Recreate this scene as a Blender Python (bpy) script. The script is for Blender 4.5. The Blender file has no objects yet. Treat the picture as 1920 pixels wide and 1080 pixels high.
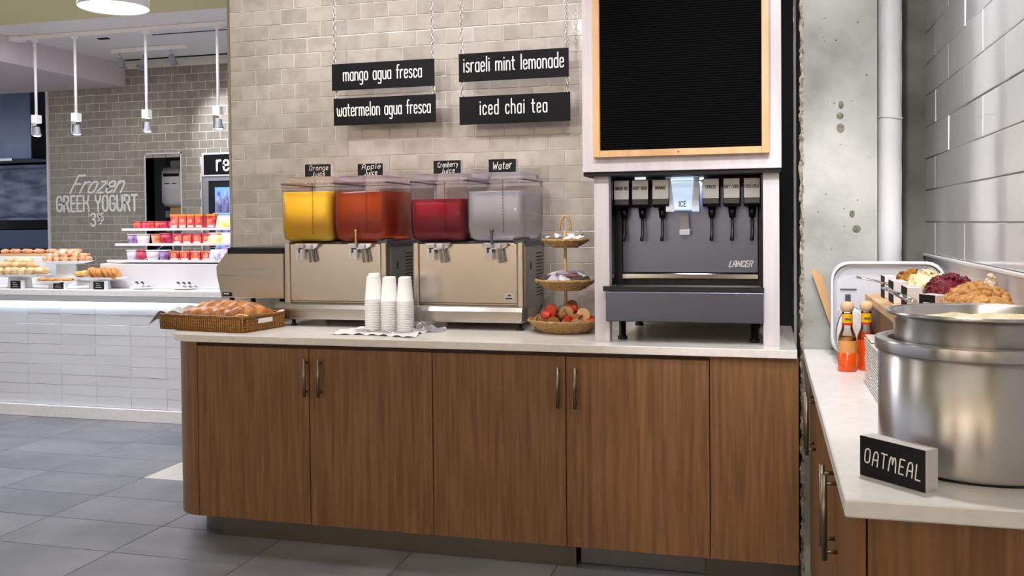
import bpy, bmesh, math, random
from mathutils import Vector, Matrix, Euler
random.seed(7)
PI = math.pi
S = bpy.context.scene
COL = S.collection

# ------------------------------------------------------------------ camera
cam_d = bpy.data.cameras.new('camera'); cam = bpy.data.objects.new('camera', cam_d); COL.objects.link(cam)
YAW, PITCH, ROLL = -0.267774, -0.0218234, -0.0091832
fwd = Vector((math.sin(YAW)*math.cos(PITCH), math.cos(YAW)*math.cos(PITCH), math.sin(PITCH)))
right0 = Vector((math.cos(YAW), -math.sin(YAW), 0)); up0 = right0.cross(fwd)
rgt = math.cos(ROLL)*right0 + math.sin(ROLL)*up0
upv = -math.sin(ROLL)*right0 + math.cos(ROLL)*up0
cam.matrix_world = Matrix(((rgt.x, upv.x, -fwd.x, 0), (rgt.y, upv.y, -fwd.y, 0), (rgt.z, upv.z, -fwd.z, 1.378), (0, 0, 0, 1)))
cam_d.sensor_width = 36; cam_d.lens = 1745.62/1920*36
cam_d.shift_y = -(540-456.37)/1920
cam_d.clip_start = 0.05; cam_d.clip_end = 60
S.camera = cam

# ------------------------------------------------------------------ world, lights, exposure
W = bpy.data.worlds.new('world'); S.world = W; W.use_nodes = True
W.node_tree.nodes['Background'].inputs[0].default_value = (0.80, 0.82, 0.90, 1)
W.node_tree.nodes['Background'].inputs[1].default_value = 1.0
S.view_settings.view_transform = 'Standard'; S.view_settings.look = 'None'
S.view_settings.gamma = 1; S.view_settings.use_curve_mapping = False
S.view_settings.exposure = 0.0

def area(name, loc, size, energy, color, rot=(0, 0, 0), spread=PI):
    d = bpy.data.lights.new(name, 'AREA'); d.shape = 'RECTANGLE'; d.size, d.size_y = size
    d.energy = energy; d.color = color; d.spread = spread
    o = bpy.data.objects.new(name, d); COL.objects.link(o); o.location = loc; o.rotation_euler = rot
    return o
def spot(name, loc, target, energy, color, angle=60, blend=0.6, radius=0.04):
    d = bpy.data.lights.new(name, 'SPOT'); d.energy = energy; d.color = color
    d.spot_size = math.radians(angle); d.spot_blend = blend; d.shadow_soft_size = radius
    o = bpy.data.objects.new(name, d); COL.objects.link(o); o.location = loc
    o.rotation_euler = (Vector(target)-Vector(loc)).to_track_quat('-Z', 'Y').to_euler()
    return o
WARM = (1.0, 0.90, 0.78); NEUT = (1.0, 0.95, 0.93); COOL = (0.86, 0.90, 1.0)
# ceiling track that washes the tiled wall and the worktop
area('wall_wash_light', (-1.35, 3.90, 2.9), (2.9, 0.10), 32, NEUT)
# track spots in front of the counter, aimed over its edge at the machines, the signs and the casing
for i_, x_ in enumerate((-2.15, -1.25, -0.35)):
    spot('track_spot', (x_, 1.9, 2.88), (x_+.05, 4.2, 1.55), 78, NEUT, 44, 0.55, 0.06)
# added fill over the aisle, and a wash brightening the wall behind the camera
area('aisle_light', (-2.6, 2.0, 2.9), (1.6, 0.6), 7, NEUT)
area('aisle_light_near', (-1.0, 0.4, 2.9), (2.6, 1.0), 7, NEUT)
area('dining_wall_light', (-2.8, -2.5, 2.9), (6.0, 0.3), 250, (1.0, 0.94, 0.87), (-.5, 0, 0), 2.2)  # added so the steel fronts have a bright wall to reflect
spot('column_spot', (0.30, 2.55, 2.88), (0.34, 2.75, 0.9), 78, NEUT, 95, 0.8, 0.05)
spot('column_wash', (0.05, 1.6, 2.88), (0.32, 3.62, 1.75), 95, (0.95, 0.96, 1.0), 52, 0.8, 0.06)
spot('fountain_spot', (-0.40, -0.6, 2.88), (-0.33, 3.8, 1.45), 110, NEUT, 17, 0.5, 0.05)  # added fill for the tap labels shaded by the casing
spot('topping_spot', (0.02, 0.9, 2.88), (0.36, 2.95, 1.08), 75, NEUT, 40, 0.6, 0.05)  # added front fill for the bottles and toppings
spot('worktop_spot', (0.15, 2.0, 2.88), (0.05, 3.62, 0.95), 30, NEUT, 34, 0.5, 0.03)
# serving area behind
area('kitchen_ceiling_light', (-4.6, 5.35, 2.9), (1.8, 0.5), 45, COOL)  # added fill, set to light the rack from the front
area('service_aisle_light', (-4.4, 4.6, 2.88), (1.4, 0.6), 40, (0.93, 0.94, 1.0))

# ------------------------------------------------------------------ materials
def lin(c):
    return tuple(((x/255)/12.92 if x/255 <= .04045 else ((x/255+.055)/1.055)**2.4) for x in c) + (1,)
MATS = {}
def pm(name, col, rough=.5, metal=0., col2=None, scale=6, stretch=(1, 1, 1), detail=3, bump=0, bscale=60, bstretch=None,
       rnd=0., trans=0., ior=1.45, emit=None, estr=1., spec=.5, coat=0., sss=0., contrast=(.35, .65), aniso=0., radial=False, sss_scale=.05):
    m = bpy.data.materials.new(name); m.use_nodes = True; nt = m.node_tree; N = nt.nodes; L = nt.links
    b = N['Principled BSDF']; c1 = lin(col)
    b.inputs['Base Color'].default_value = c1; b.inputs['Roughness'].default_value = rough
    b.inputs['Metallic'].default_value = metal; b.inputs['IOR'].default_value = ior
    b.inputs['Transmission Weight'].default_value = trans; b.inputs['Specular IOR Level'].default_value = spec
    b.inputs['Anisotropic Rotation'].default_value = .25 if radial else 0.; b.inputs['Coat Weight'].default_value = coat; b.inputs['Anisotropic'].default_value = aniso
    if sss:
        b.inputs['Subsurface Weight'].default_value = sss; b.inputs['Subsurface Radius'].default_value = (1., .6, .25); b.inputs['Subsurface Scale'].default_value = sss_scale
    tc = N.new('ShaderNodeTexCoord'); oi = N.new('ShaderNodeObjectInfo')
    def vec(st):
        ad = N.new('ShaderNodeVectorMath'); ad.operation = 'ADD'
        L.new(tc.outputs['Object'], ad.inputs[0])
        mu = N.new('ShaderNodeMath'); mu.operation = 'MULTIPLY'; mu.inputs[1].default_value = 13.7
        L.new(oi.outputs['Random'], mu.inputs[0]); L.new(mu.outputs[0], ad.inputs[1])
        sc = N.new('ShaderNodeVectorMath'); sc.operation = 'MULTIPLY'; sc.inputs[1].default_value = st
        L.new(ad.outputs[0], sc.inputs[0]); return sc.outputs[0]
    if radial:
        tg = N.new('ShaderNodeTangent'); tg.direction_type = 'RADIAL'; tg.axis = 'Z'; L.new(tg.outputs[0], b.inputs['Tangent'])
    src = None
    if col2:
        nz = N.new('ShaderNodeTexNoise'); nz.inputs['Scale'].default_value = scale; nz.inputs['Detail'].default_value = detail
        L.new(vec(stretch), nz.inputs['Vector'])
        rp = N.new('ShaderNodeValToRGB'); rp.color_ramp.elements[0].color = c1; rp.color_ramp.elements[1].color = lin(col2)
        rp.color_ramp.elements[0].position, rp.color_ramp.elements[1].position = contrast
        L.new(nz.outputs['Fac'], rp.inputs[0]); src = rp.outputs[0]
    if rnd:
        hv = N.new('ShaderNodeHueSaturation'); mr = N.new('ShaderNodeMapRange')
        mr.inputs[3].default_value = 1-rnd; mr.inputs[4].default_value = 1+rnd
        L.new(oi.outputs['Random'], mr.inputs[0]); L.new(mr.outputs[0], hv.inputs['Value'])
        if src: L.new(src, hv.inputs['Color'])
        else: hv.inputs['Color'].default_value = c1
        src = hv.outputs[0]
    if src: L.new(src, b.inputs['Base Color'])
    if bump:
        nb = N.new('ShaderNodeTexNoise'); nb.inputs['Scale'].default_value = bscale; nb.inputs['Detail'].default_value = 3
        L.new(vec(bstretch or stretch), nb.inputs['Vector'])
        bp = N.new('ShaderNodeBump'); bp.inputs['Strength'].default_value = bump; bp.inputs['Distance'].default_value = .01
        L.new(nb.outputs['Fac'], bp.inputs['Height']); L.new(bp.outputs[0], b.inputs['Normal'])
    if emit:
        b.inputs['Emission Color'].default_value = lin(emit); b.inputs['Emission Strength'].default_value = estr
    MATS[name] = m
    return m
def clear(name, tint, gloss=.06, haze=0., hazecol=(255, 255, 255)):
    """thin clear plastic: transparent sheet with a fresnel reflection and an optional milky haze"""
    m = bpy.data.materials.new(name); m.use_nodes = True; nt = m.node_tree; N = nt.nodes; L = nt.links
    N.remove(N['Principled BSDF']); out = N['Material Output']
    t = N.new('ShaderNodeBsdfTransparent'); t.inputs[0].default_value = lin(tint)
    g = N.new('ShaderNodeBsdfGlossy'); g.inputs['Roughness'].default_value = .06
    fr = N.new('ShaderNodeFresnel'); fr.inputs[0].default_value = 1.5
    ad = N.new('ShaderNodeMath'); ad.operation = 'ADD'; ad.use_clamp = True; ad.inputs[1].default_value = gloss
    L.new(fr.outputs[0], ad.inputs[0])
    mx = N.new('ShaderNodeMixShader'); L.new(ad.outputs[0], mx.inputs[0]); L.new(t.outputs[0], mx.inputs[1]); L.new(g.outputs[0], mx.inputs[2])
    last = mx.outputs[0]
    if haze:
        d = N.new('ShaderNodeBsdfDiffuse'); d.inputs[0].default_value = lin(hazecol)
        m2 = N.new('ShaderNodeMixShader'); m2.inputs[0].default_value = haze
        L.new(last, m2.inputs[1]); L.new(d.outputs[0], m2.inputs[2]); last = m2.outputs[0]
    L.new(last, out.inputs[0]); MATS[name] = m
    return m

pm('tile_taupe', (166, 159, 153), .16, rnd=.08, col2=(186, 180, 174), scale=9, bump=.10, bscale=14, coat=.3)
pm('tile_taupe_far', (142, 135, 122), .2, rnd=.08, col2=(156, 149, 136), scale=9, coat=.2)
pm('grout_light', (226, 220, 210), .8)
pm('tile_white', (218, 220, 226), .10, rnd=.03, bump=.08, bscale=9, coat=.5)
pm('tile_white_wavy', (228, 231, 239), .14, rnd=.03, bump=.25, bscale=7, coat=.4)
pm('grout_white', (235, 235, 235), .7)
pm('grout_dark', (45, 45, 48), .9)
pm('floor_tile', (104, 105, 112), .36, col2=(128, 128, 134), scale=3, detail=6, rnd=.07, bump=.04, bscale=30)
pm('floor_tile_pale', (196, 190, 182), .4, col2=(210, 206, 200), scale=5)
pm('wood', (104, 71, 44), .40, col2=(154, 112, 74), scale=2.0, stretch=(34, 34, 1.6), detail=10, contrast=(.22, .78), bump=.04, bscale=6, rnd=.03)
pm('wood_edge', (128, 86, 50), .45, col2=(150, 104, 64), scale=2, stretch=(18, 18, 1.2), detail=6)
pm('wood_dark', (62, 40, 24), .5)
pm('wood_frame', (205, 160, 112), .45, col2=(222, 180, 134), scale=4, stretch=(6, 6, 1.2), detail=6)
pm('pine', (205, 168, 124), .5, col2=(224, 190, 148), scale=3, stretch=(10, 1.2, 10), detail=6)
pm('crate_brown', (98, 66, 40), .5, col2=(126, 88, 54), scale=3, stretch=(2, 14, 1.5), detail=6)
pm('quartz', (240, 235, 230), .22, col2=(246, 243, 240), scale=40)
pm('apron_grey', (178, 181, 187), .5)
pm('quartz_cool', (238, 238, 240), .3, col2=(246, 245, 246), scale=30, bump=.02, bscale=80)
pm('steel_cool', (112, 118, 138), .30, 1, bump=.03, bscale=40, bstretch=(1, 1, 60), aniso=.4)
pm('side_steel', (150, 153, 154), .35, .35)
pm('handle_steel', (150, 140, 124), .34, 1)
pm('steel', (200, 192, 184), .26, 1, bump=.03, bscale=40, bstretch=(1, 1, 60), aniso=.4)
pm('steel_h', (176, 172, 168), .24, 1, bump=.03, bscale=40, bstretch=(1.5, 60, 60))
pm('steel_bright', (214, 214, 216), .14, 1)
pm('steel_dull', (120, 120, 124), .38, 1)
pm('steel_warm', (196, 186, 172), .34, 1, bump=.02, bscale=40, bstretch=(60, 60, 2))
pm('steel_dark', (70, 78, 96), .35, 1)
pm('toe_steel', (112, 108, 100), .35, 1)
pm('pot_steel', (200, 198, 198), .30, 1, aniso=.85, radial=True)
pm('black_plastic', (22, 22, 24), .35)
pm('black_gloss', (12, 12, 14), .18)
pm('black_matte', (10, 10, 11), .7)
pm('board_black', (5, 6, 8), .85, spec=.15)
pm('charcoal_sign', (22, 21, 25), .6, spec=.15)
pm('chalkboard', (26, 26, 28), .7, col2=(36, 36, 38), scale=8, spec=.2)
pm('chalk', (232, 230, 226), .8)
pm('letter_white', (248, 247, 245), .6)
pm('white_paint', (222, 218, 222), .45)
pm('white_wood', (198, 192, 198), .42, col2=(210, 205, 210), scale=2, stretch=(14, 14, 1), detail=5)
pm('white_plastic', (232, 232, 234), .3)
pm('foam_white', (242, 240, 240), .55, sss=.0)
pm('ceiling_white', (246, 243, 241), .8)
pm('ceiling_olive', (224, 218, 166), .8)
pm('bulkhead_lilac', (214, 204, 208), .7)
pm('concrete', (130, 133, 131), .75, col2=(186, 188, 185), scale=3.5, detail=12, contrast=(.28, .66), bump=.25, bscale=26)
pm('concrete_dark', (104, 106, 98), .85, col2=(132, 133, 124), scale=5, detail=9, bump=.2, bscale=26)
pm('concrete_pit', (96, 94, 84), .9, col2=(140, 136, 122), scale=60)
pm('aggregate', (112, 104, 86), .9, col2=(190, 182, 164), scale=45, detail=6, bump=.9, bscale=60)
pm('pipe_white', (222, 222, 226), .5, col2=(208, 208, 212), scale=4, bump=.15, bscale=12)
pm('wicker', (104, 64, 28), .5, col2=(160, 110, 52), scale=60, contrast=(.3, .7))
pm('wicker_stake', (188, 136, 70), .5)
pm('seagrass', (148, 112, 66), .7, col2=(196, 160, 108), scale=90, contrast=(.3, .7), bump=.4, bscale=120)
pm('rope', (176, 140, 88), .7, col2=(206, 172, 120), scale=80)
pm('bread', (138, 72, 28), .42, col2=(214, 148, 80), scale=22, contrast=(.32, .70), bump=.2, bscale=40)
pm('bread_pale', (222, 176, 116), .6)
pm('napkin', (236, 234, 236), .8, bump=.1, bscale=30)
pm('napkin_grey', (176, 178, 172), .8, col2=(212, 212, 206), scale=18)
pm('orange_juice', (255, 208, 58), .35, sss=.9, spec=.15, sss_scale=.06)
pm('cranberry_juice', (150, 4, 30), .3, spec=.15)
pm('brass', (196, 160, 96), .25, 1)
pm('red_foil', (206, 48, 40), .35, col2=(226, 92, 70), scale=30)
pm('brown_cup', (150, 96, 52), .5, col2=(176, 122, 74), scale=20)
pm('silver_print', (190, 188, 190), .4)
pm('lilac_paper', (170, 160, 184), .6, col2=(206, 200, 214), scale=25)
pm('grey_paper', (112, 112, 128), .6, col2=(176, 176, 188), scale=25)
pm('pink_paper', (226, 110, 130), .6, col2=(240, 200, 204), scale=25)
pm('sugar_paper', (232, 230, 230), .7)
pm('hot_sauce', (232, 84, 24), .15)
pm('hot_sauce_film', (226, 160, 96), .15)
pm('bottle_label', (244, 184, 30), .45)
pm('label_red', (206, 52, 26), .45)
pm('label_green', (84, 112, 36), .5)
pm('ball_wood', (222, 188, 152), .45)
pm('kraft', (206, 166, 118), .7)
pm('oatmeal', (226, 216, 190), .6, col2=(204, 192, 160), scale=30, bump=.6, bscale=60)
pm('raisin', (176, 122, 40), .4, rnd=.0, col2=(122, 78, 24), scale=40)
pm('almond', (240, 226, 188), .5, col2=(226, 204, 156), scale=60)
pm('cranberry', (128, 26, 44), .28, col2=(74, 8, 22), scale=50)
pm('granola', (206, 156, 96), .7, col2=(176, 122, 66), scale=60)
pm('pale_flake', (232, 218, 204), .7, col2=(214, 196, 178), scale=60)
pm('tub_grey', (208, 212, 224), .35)
pm('tub_edge', (238, 240, 244), .25)
pm('plate_white', (238, 238, 240), .25)
pm('doughnut', (206, 140, 92), .6, col2=(226, 178, 140), scale=18, rnd=.12)
pm('sugar_doughnut', (234, 214, 204), .7, col2=(214, 180, 160), scale=18)
pm('cookie', (178, 110, 50), .6, col2=(214, 152, 82), scale=14, rnd=.1)
pm('scone', (222, 196, 150), .7, col2=(196, 148, 96), scale=14, contrast=(.4, .7))
pm('twist', (222, 180, 104), .6, col2=(196, 140, 66), scale=14)
pm('yog_white', (236, 232, 230), .4)
pm('yog_red', (200, 34, 40), .4, col2=(232, 120, 110), scale=20)
pm('yog_crimson', (176, 20, 60), .4, col2=(226, 90, 120), scale=20)
pm('yog_purple', (120, 70, 160), .4, col2=(206, 180, 220), scale=20)
pm('yog_lilac', (196, 190, 220), .4, col2=(236, 230, 240), scale=20)
pm('yog_orange', (226, 110, 60), .4, col2=(240, 180, 150), scale=20)
pm('carton_orange', (240, 150, 60), .5)
pm('packet_yellow', (246, 206, 96), .5, col2=(252, 244, 230), scale=9)
pm('packet_pink', (236, 150, 200), .5, col2=(250, 240, 248), scale=9)
pm('packet_blue', (90, 96, 190), .5, col2=(236, 236, 250), scale=12)
pm('packet_magenta', (206, 70, 190), .5, col2=(246, 220, 246), scale=14)
pm('hood_blue', (96, 106, 128), .35, .9, col2=(120, 130, 152), scale=2)
pm('kitchen_dark', (18, 20, 26), .5)
pm('kitchen_steel', (120, 128, 146), .3, .9, col2=(70, 76, 92), scale=3, stretch=(1, 1, 3))
pm('fridge_glow', (90, 130, 190), .4, emit=(120, 160, 215), estr=1.1)
pm('lamp_glow', (255, 255, 255), .4, emit=(255, 250, 242), estr=14)
pm('shade_glow', (255, 255, 255), .5, emit=(255, 250, 250), estr=1.6)
pm('led_strip', (255, 255, 255), .4, emit=(226, 236, 255), estr=8)
pm('led_ice', (255, 255, 255), .4, emit=(220, 236, 255), estr=7)
pm('ice_plastic', (214, 226, 234), .15, trans=.35, emit=(200, 222, 240), estr=.35)
pm('lamp_grey', (150, 152, 160), .4)
pm('chrome', (220, 220, 224), .12, 1)
pm('wall_tan', (220, 206, 188), .7, col2=(206, 190, 168), scale=1.2)
pm('panel_brown', (96, 74, 54), .5)
pm('panel_white', (236, 234, 232), .5)
pm('grey_cap', (76, 80, 86), .4)
pm('ink', (24, 24, 26), .6)
pm('spirit_red', (196, 40, 30), .5)
clear('clear_plastic', (252, 250, 253), -.02, .015, (236, 226, 244))
clear('clear_glass', (248, 252, 249), .0)
clear('water_fill', (255, 255, 255), -.02, .36, (250, 250, 254))
clear('apple_juice', (232, 132, 24), -.02, .40, (226, 98, 6))
clear('clear_lid', (252, 250, 254), 0, .16, (244, 236, 252))
clear('clear_wrap', (225, 226, 232), .10, .22, (220, 220, 228))
def floor_base_mat():
    m = bpy.data.materials.new('floor_far'); m.use_nodes = True; N = m.node_tree.nodes; L = m.node_tree.links
    b = N['Principled BSDF']; b.inputs['Roughness'].default_value = .4
    br = N.new('ShaderNodeTexBrick'); br.offset = 0
    br.inputs['Color1'].default_value = lin((96, 94, 96)); br.inputs['Color2'].default_value = lin((106, 104, 106)); br.inputs['Mortar'].default_value = lin((45, 45, 48))
    br.inputs['Scale'].default_value = 1; br.inputs['Mortar Size'].default_value = .003
    br.inputs['Brick Width'].default_value = .622; br.inputs['Row Height'].default_value = .345
    tc = N.new('ShaderNodeTexCoord'); L.new(tc.outputs['Object'], br.inputs['Vector']); L.new(br.outputs[0], b.inputs['Base Color'])
    MATS['floor_far'] = m
floor_base_mat()

# ------------------------------------------------------------------ mesh helpers
class MB:
    def __init__(s): s.v = []; s.f = []; s.sm = []
    def add(s, vs, fs, smooth=False, M=None):
        n = len(s.v)
        s.v += [tuple(M @ Vector(p)) for p in vs] if M is not None else [tuple(p) for p in vs]
        s.f += [tuple(i+n for i in f) for f in fs]; s.sm += [smooth]*len(fs)
        return s
    def box(s, x0, x1, y0, y1, z0, z1, M=None):
        return s.add([(x0, y0, z0), (x1, y0, z0), (x1, y1, z0), (x0, y1, z0), (x0, y0, z1), (x1, y0, z1), (x1, y1, z1), (x0, y1, z1)],
                     [(0, 3, 2, 1), (4, 5, 6, 7), (0, 1, 5, 4), (1, 2, 6, 5), (2, 3, 7, 6), (3, 0, 4, 7)], False, M)
    def lathe(s, prof, n=20, c=(0, 0, 0), M=None, smooth=True, sx=1, sy=1, capb=True, capt=True):
        vs = []; fs = []
        for r, z in prof:
            for i in range(n):
                a = 2*PI*i/n; vs.append((c[0]+r*sx*math.cos(a), c[1]+r*sy*math.sin(a), c[2]+z))
        for k in range(len(prof)-1):
            for i in range(n):
                j = (i+1) % n; fs.append((k*n+i, k*n+j, (k+1)*n+j, (k+1)*n+i))
        s.add(vs, fs, smooth, M)
        if capb and prof[0][0] > 1e-5: s.add(vs[:n], [tuple(range(n-1, -1, -1))], False, M)
        if capt and prof[-1][0] > 1e-5: s.add(vs[-n:], [tuple(range(n))], False, M)
        return s
    def cyl(s, p0, p1, r0, r1=None, n=12, smooth=True):
        p0 = Vector(p0); p1 = Vector(p1); d = p1-p0; M = Matrix.Translation(p0) @ d.to_track_quat('Z', 'Y').to_matrix().to_4x4()
        return s.lathe([(r0, 0), (r1 if r1 is not None else r0, d.length)], n, M=M, smooth=smooth)
    def tube(s, path, r, n=6, closed=False, smooth=True):
        P = [Vector(p) for p in path]; m = len(P); vs = []; fs = []; ref = None
        for i in range(m):
            a = P[(i-1) % m] if (closed or i > 0) else P[i]; b = P[(i+1) % m] if (closed or i < m-1) else P[i]
            t = (b-a).normalized()
            if ref is None: ref = Vector((0, 0, 1)) if abs(t.z) < .9 else Vector((1, 0, 0))
            u = (ref-t*ref.dot(t)).normalized(); w = t.cross(u); ref = u
            rr = r[i] if isinstance(r, (list, tuple)) else r
            for k in range(n):
                q = 2*PI*k/n; vs.append(P[i]+u*(rr*math.cos(q))+w*(rr*math.sin(q)))
        for i in range(m if closed else m-1):
            for k in range(n):
                j = (i+1) % m; l = (k+1) % n; fs.append((i*n+k, i*n+l, j*n+l, j*n+k))
        if not closed: fs += [tuple(range(n-1, -1, -1)), tuple(range((m-1)*n, m*n))]
        return s.add(vs, fs, smooth)
    def prism(s, poly, axis, a0, a1):
        """poly: 2-D outline; axis 'y' -> (x,z) outline, 'z' -> (x,y), 'x' -> (y,z)"""
        f = {'y': lambda p, a: (p[0], a, p[1]), 'z': lambda p, a: (p[0], p[1], a), 'x': lambda p, a: (a, p[0], p[1])}[axis]
        n = len(poly); vs = [f(p, a0) for p in poly]+[f(p, a1) for p in poly]
        fs = [tuple(range(n)), tuple(range(2*n-1, n-1, -1))]+[(i, i+n, (i+1) % n+n, (i+1) % n) for i in range(n)]
        return s.add(vs, fs)
    def ball(s, c, r, nu=10, nv=7, M=None, jit=0):
        if not isinstance(r, (tuple, list)): r = (r, r, r)
        vs = [(c[0], c[1], c[2]-r[2])]; fs = []
        for k in range(1, nv):
            p = PI*k/nv-PI/2
            for i in range(nu):
                a = 2*PI*i/nu; j = 1+random.uniform(-jit, jit)
                vs.append((c[0]+r[0]*j*math.cos(p)*math.cos(a), c[1]+r[1]*j*math.cos(p)*math.sin(a), c[2]+r[2]*j*math.sin(p)))
        vs.append((c[0], c[1], c[2]+r[2])); t = len(vs)-1
        for i in range(nu):
            j = (i+1) % nu; fs.append((0, 1+j, 1+i)); fs.append((t, t-nu+i, t-nu+j))
            for k in range(nv-2): fs.append((1+k*nu+i, 1+k*nu+j, 1+(k+1)*nu+j, 1+(k+1)*nu+i))
        return s.add(vs, fs, True, M)
    def grid(s, nx, ny, fn, smooth=True):
        vs = [fn(i/(nx-1), j/(ny-1)) for j in range(ny) for i in range(nx)]
        return s.add(vs, [(j*nx+i, j*nx+i+1, (j+1)*nx+i+1, (j+1)*nx+i) for j in range(ny-1) for i in range(nx-1)], smooth)
    def mesh(s, name, bevel=0, seg=1, off=(0, 0, 0), fix=True):
        me = bpy.data.meshes.new(name)
        me.from_pydata([(p[0]-off[0], p[1]-off[1], p[2]-off[2]) for p in s.v], [], s.f)
        me.polygons.foreach_set('use_smooth', s.sm)
        bm = bmesh.new(); bm.from_mesh(me)
        if fix or bevel: bmesh.ops.remove_doubles(bm, verts=bm.verts, dist=1e-6)
        if fix: bmesh.ops.recalc_face_normals(bm, faces=bm.faces)
        if bevel:
            es = [e for e in bm.edges if len(e.link_faces) == 2 and e.calc_face_angle(0) > .5]
            bmesh.ops.bevel(bm, geom=es, offset=bevel, segments=seg, affect='EDGES', profile=.6, clamp_overlap=True)
        bm.to_mesh(me); bm.free(); me.update()
        return me
ORG = {}
NTH = ('first second third fourth fifth sixth seventh eighth ninth tenth eleventh twelfth thirteenth fourteenth fifteenth sixteenth '
       'seventeenth eighteenth nineteenth twentieth twenty-first').split()
def put(name, me, mat, parent=None, loc=(0, 0, 0)):
    o = bpy.data.objects.new(name, me); COL.objects.link(o)
    if mat and not me.materials: me.materials.append(MATS[mat])
    o.location = loc; o.parent = parent
    return o
def tag(o, label=None, cat=None, group=None, kind=None):
    if label: o['label'] = label
    if cat: o['category'] = cat
    if group: o['group'] = group
    if kind: o['kind'] = kind
    return o
def thing(name, label, cat, loc=(0, 0, 0), group=None, rz=0):
    o = bpy.data.objects.new(name, None); COL.objects.link(o); o.location = loc; o.rotation_euler.z = rz
    o.empty_display_size = .05; ORG[o] = Vector(loc)
    return tag(o, label, cat, group)
def part(name, mb, mat, parent, bevel=0, seg=1, world=True, label=None, fix=True):
    off = ORG.get(parent, Vector((0, 0, 0))) if world else Vector((0, 0, 0))
    o = put(name, mb.mesh(name, bevel, seg, off, fix), mat, parent); ORG[o] = off
    if label: o['label'] = label
    return o
def solo(name, mb, mat, label=None, cat=None, group=None, bevel=0, seg=1, kind=None, fix=True):
    xs = [p[0] for p in mb.v]; ys = [p[1] for p in mb.v]; zs = [p[2] for p in mb.v]
    off = Vector(((min(xs)+max(xs))/2, (min(ys)+max(ys))/2, min(zs)))
    o = put(name, mb.mesh(name, bevel, seg, off, fix), mat, None, off); ORG[o] = off
    return tag(o, label, cat, group, kind)
def wall_text(mb, parent, loc, label=None):
    o = put('wall_lettering', mb.mesh('wall_lettering', 0, 1, (0, 0, 0), False), 'letter_white', parent, loc)
    if label: o['label'] = label
    return o
def struct(name, mb, mat, bevel=0):
    off = Vector((0, 0, 0)); o = put(name, mb.mesh(name, bevel), mat); ORG[o] = off
    return tag(o, kind='structure')
def copy_tree(o, parent=None, loc=None, rz=None):
    c = o.copy(); COL.objects.link(c); c.parent = parent
    if loc is not None: c.location = loc
    if rz is not None: c.rotation_euler.z = rz
    for ch in list(o.children): copy_tree(ch, c)
    return c

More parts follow.
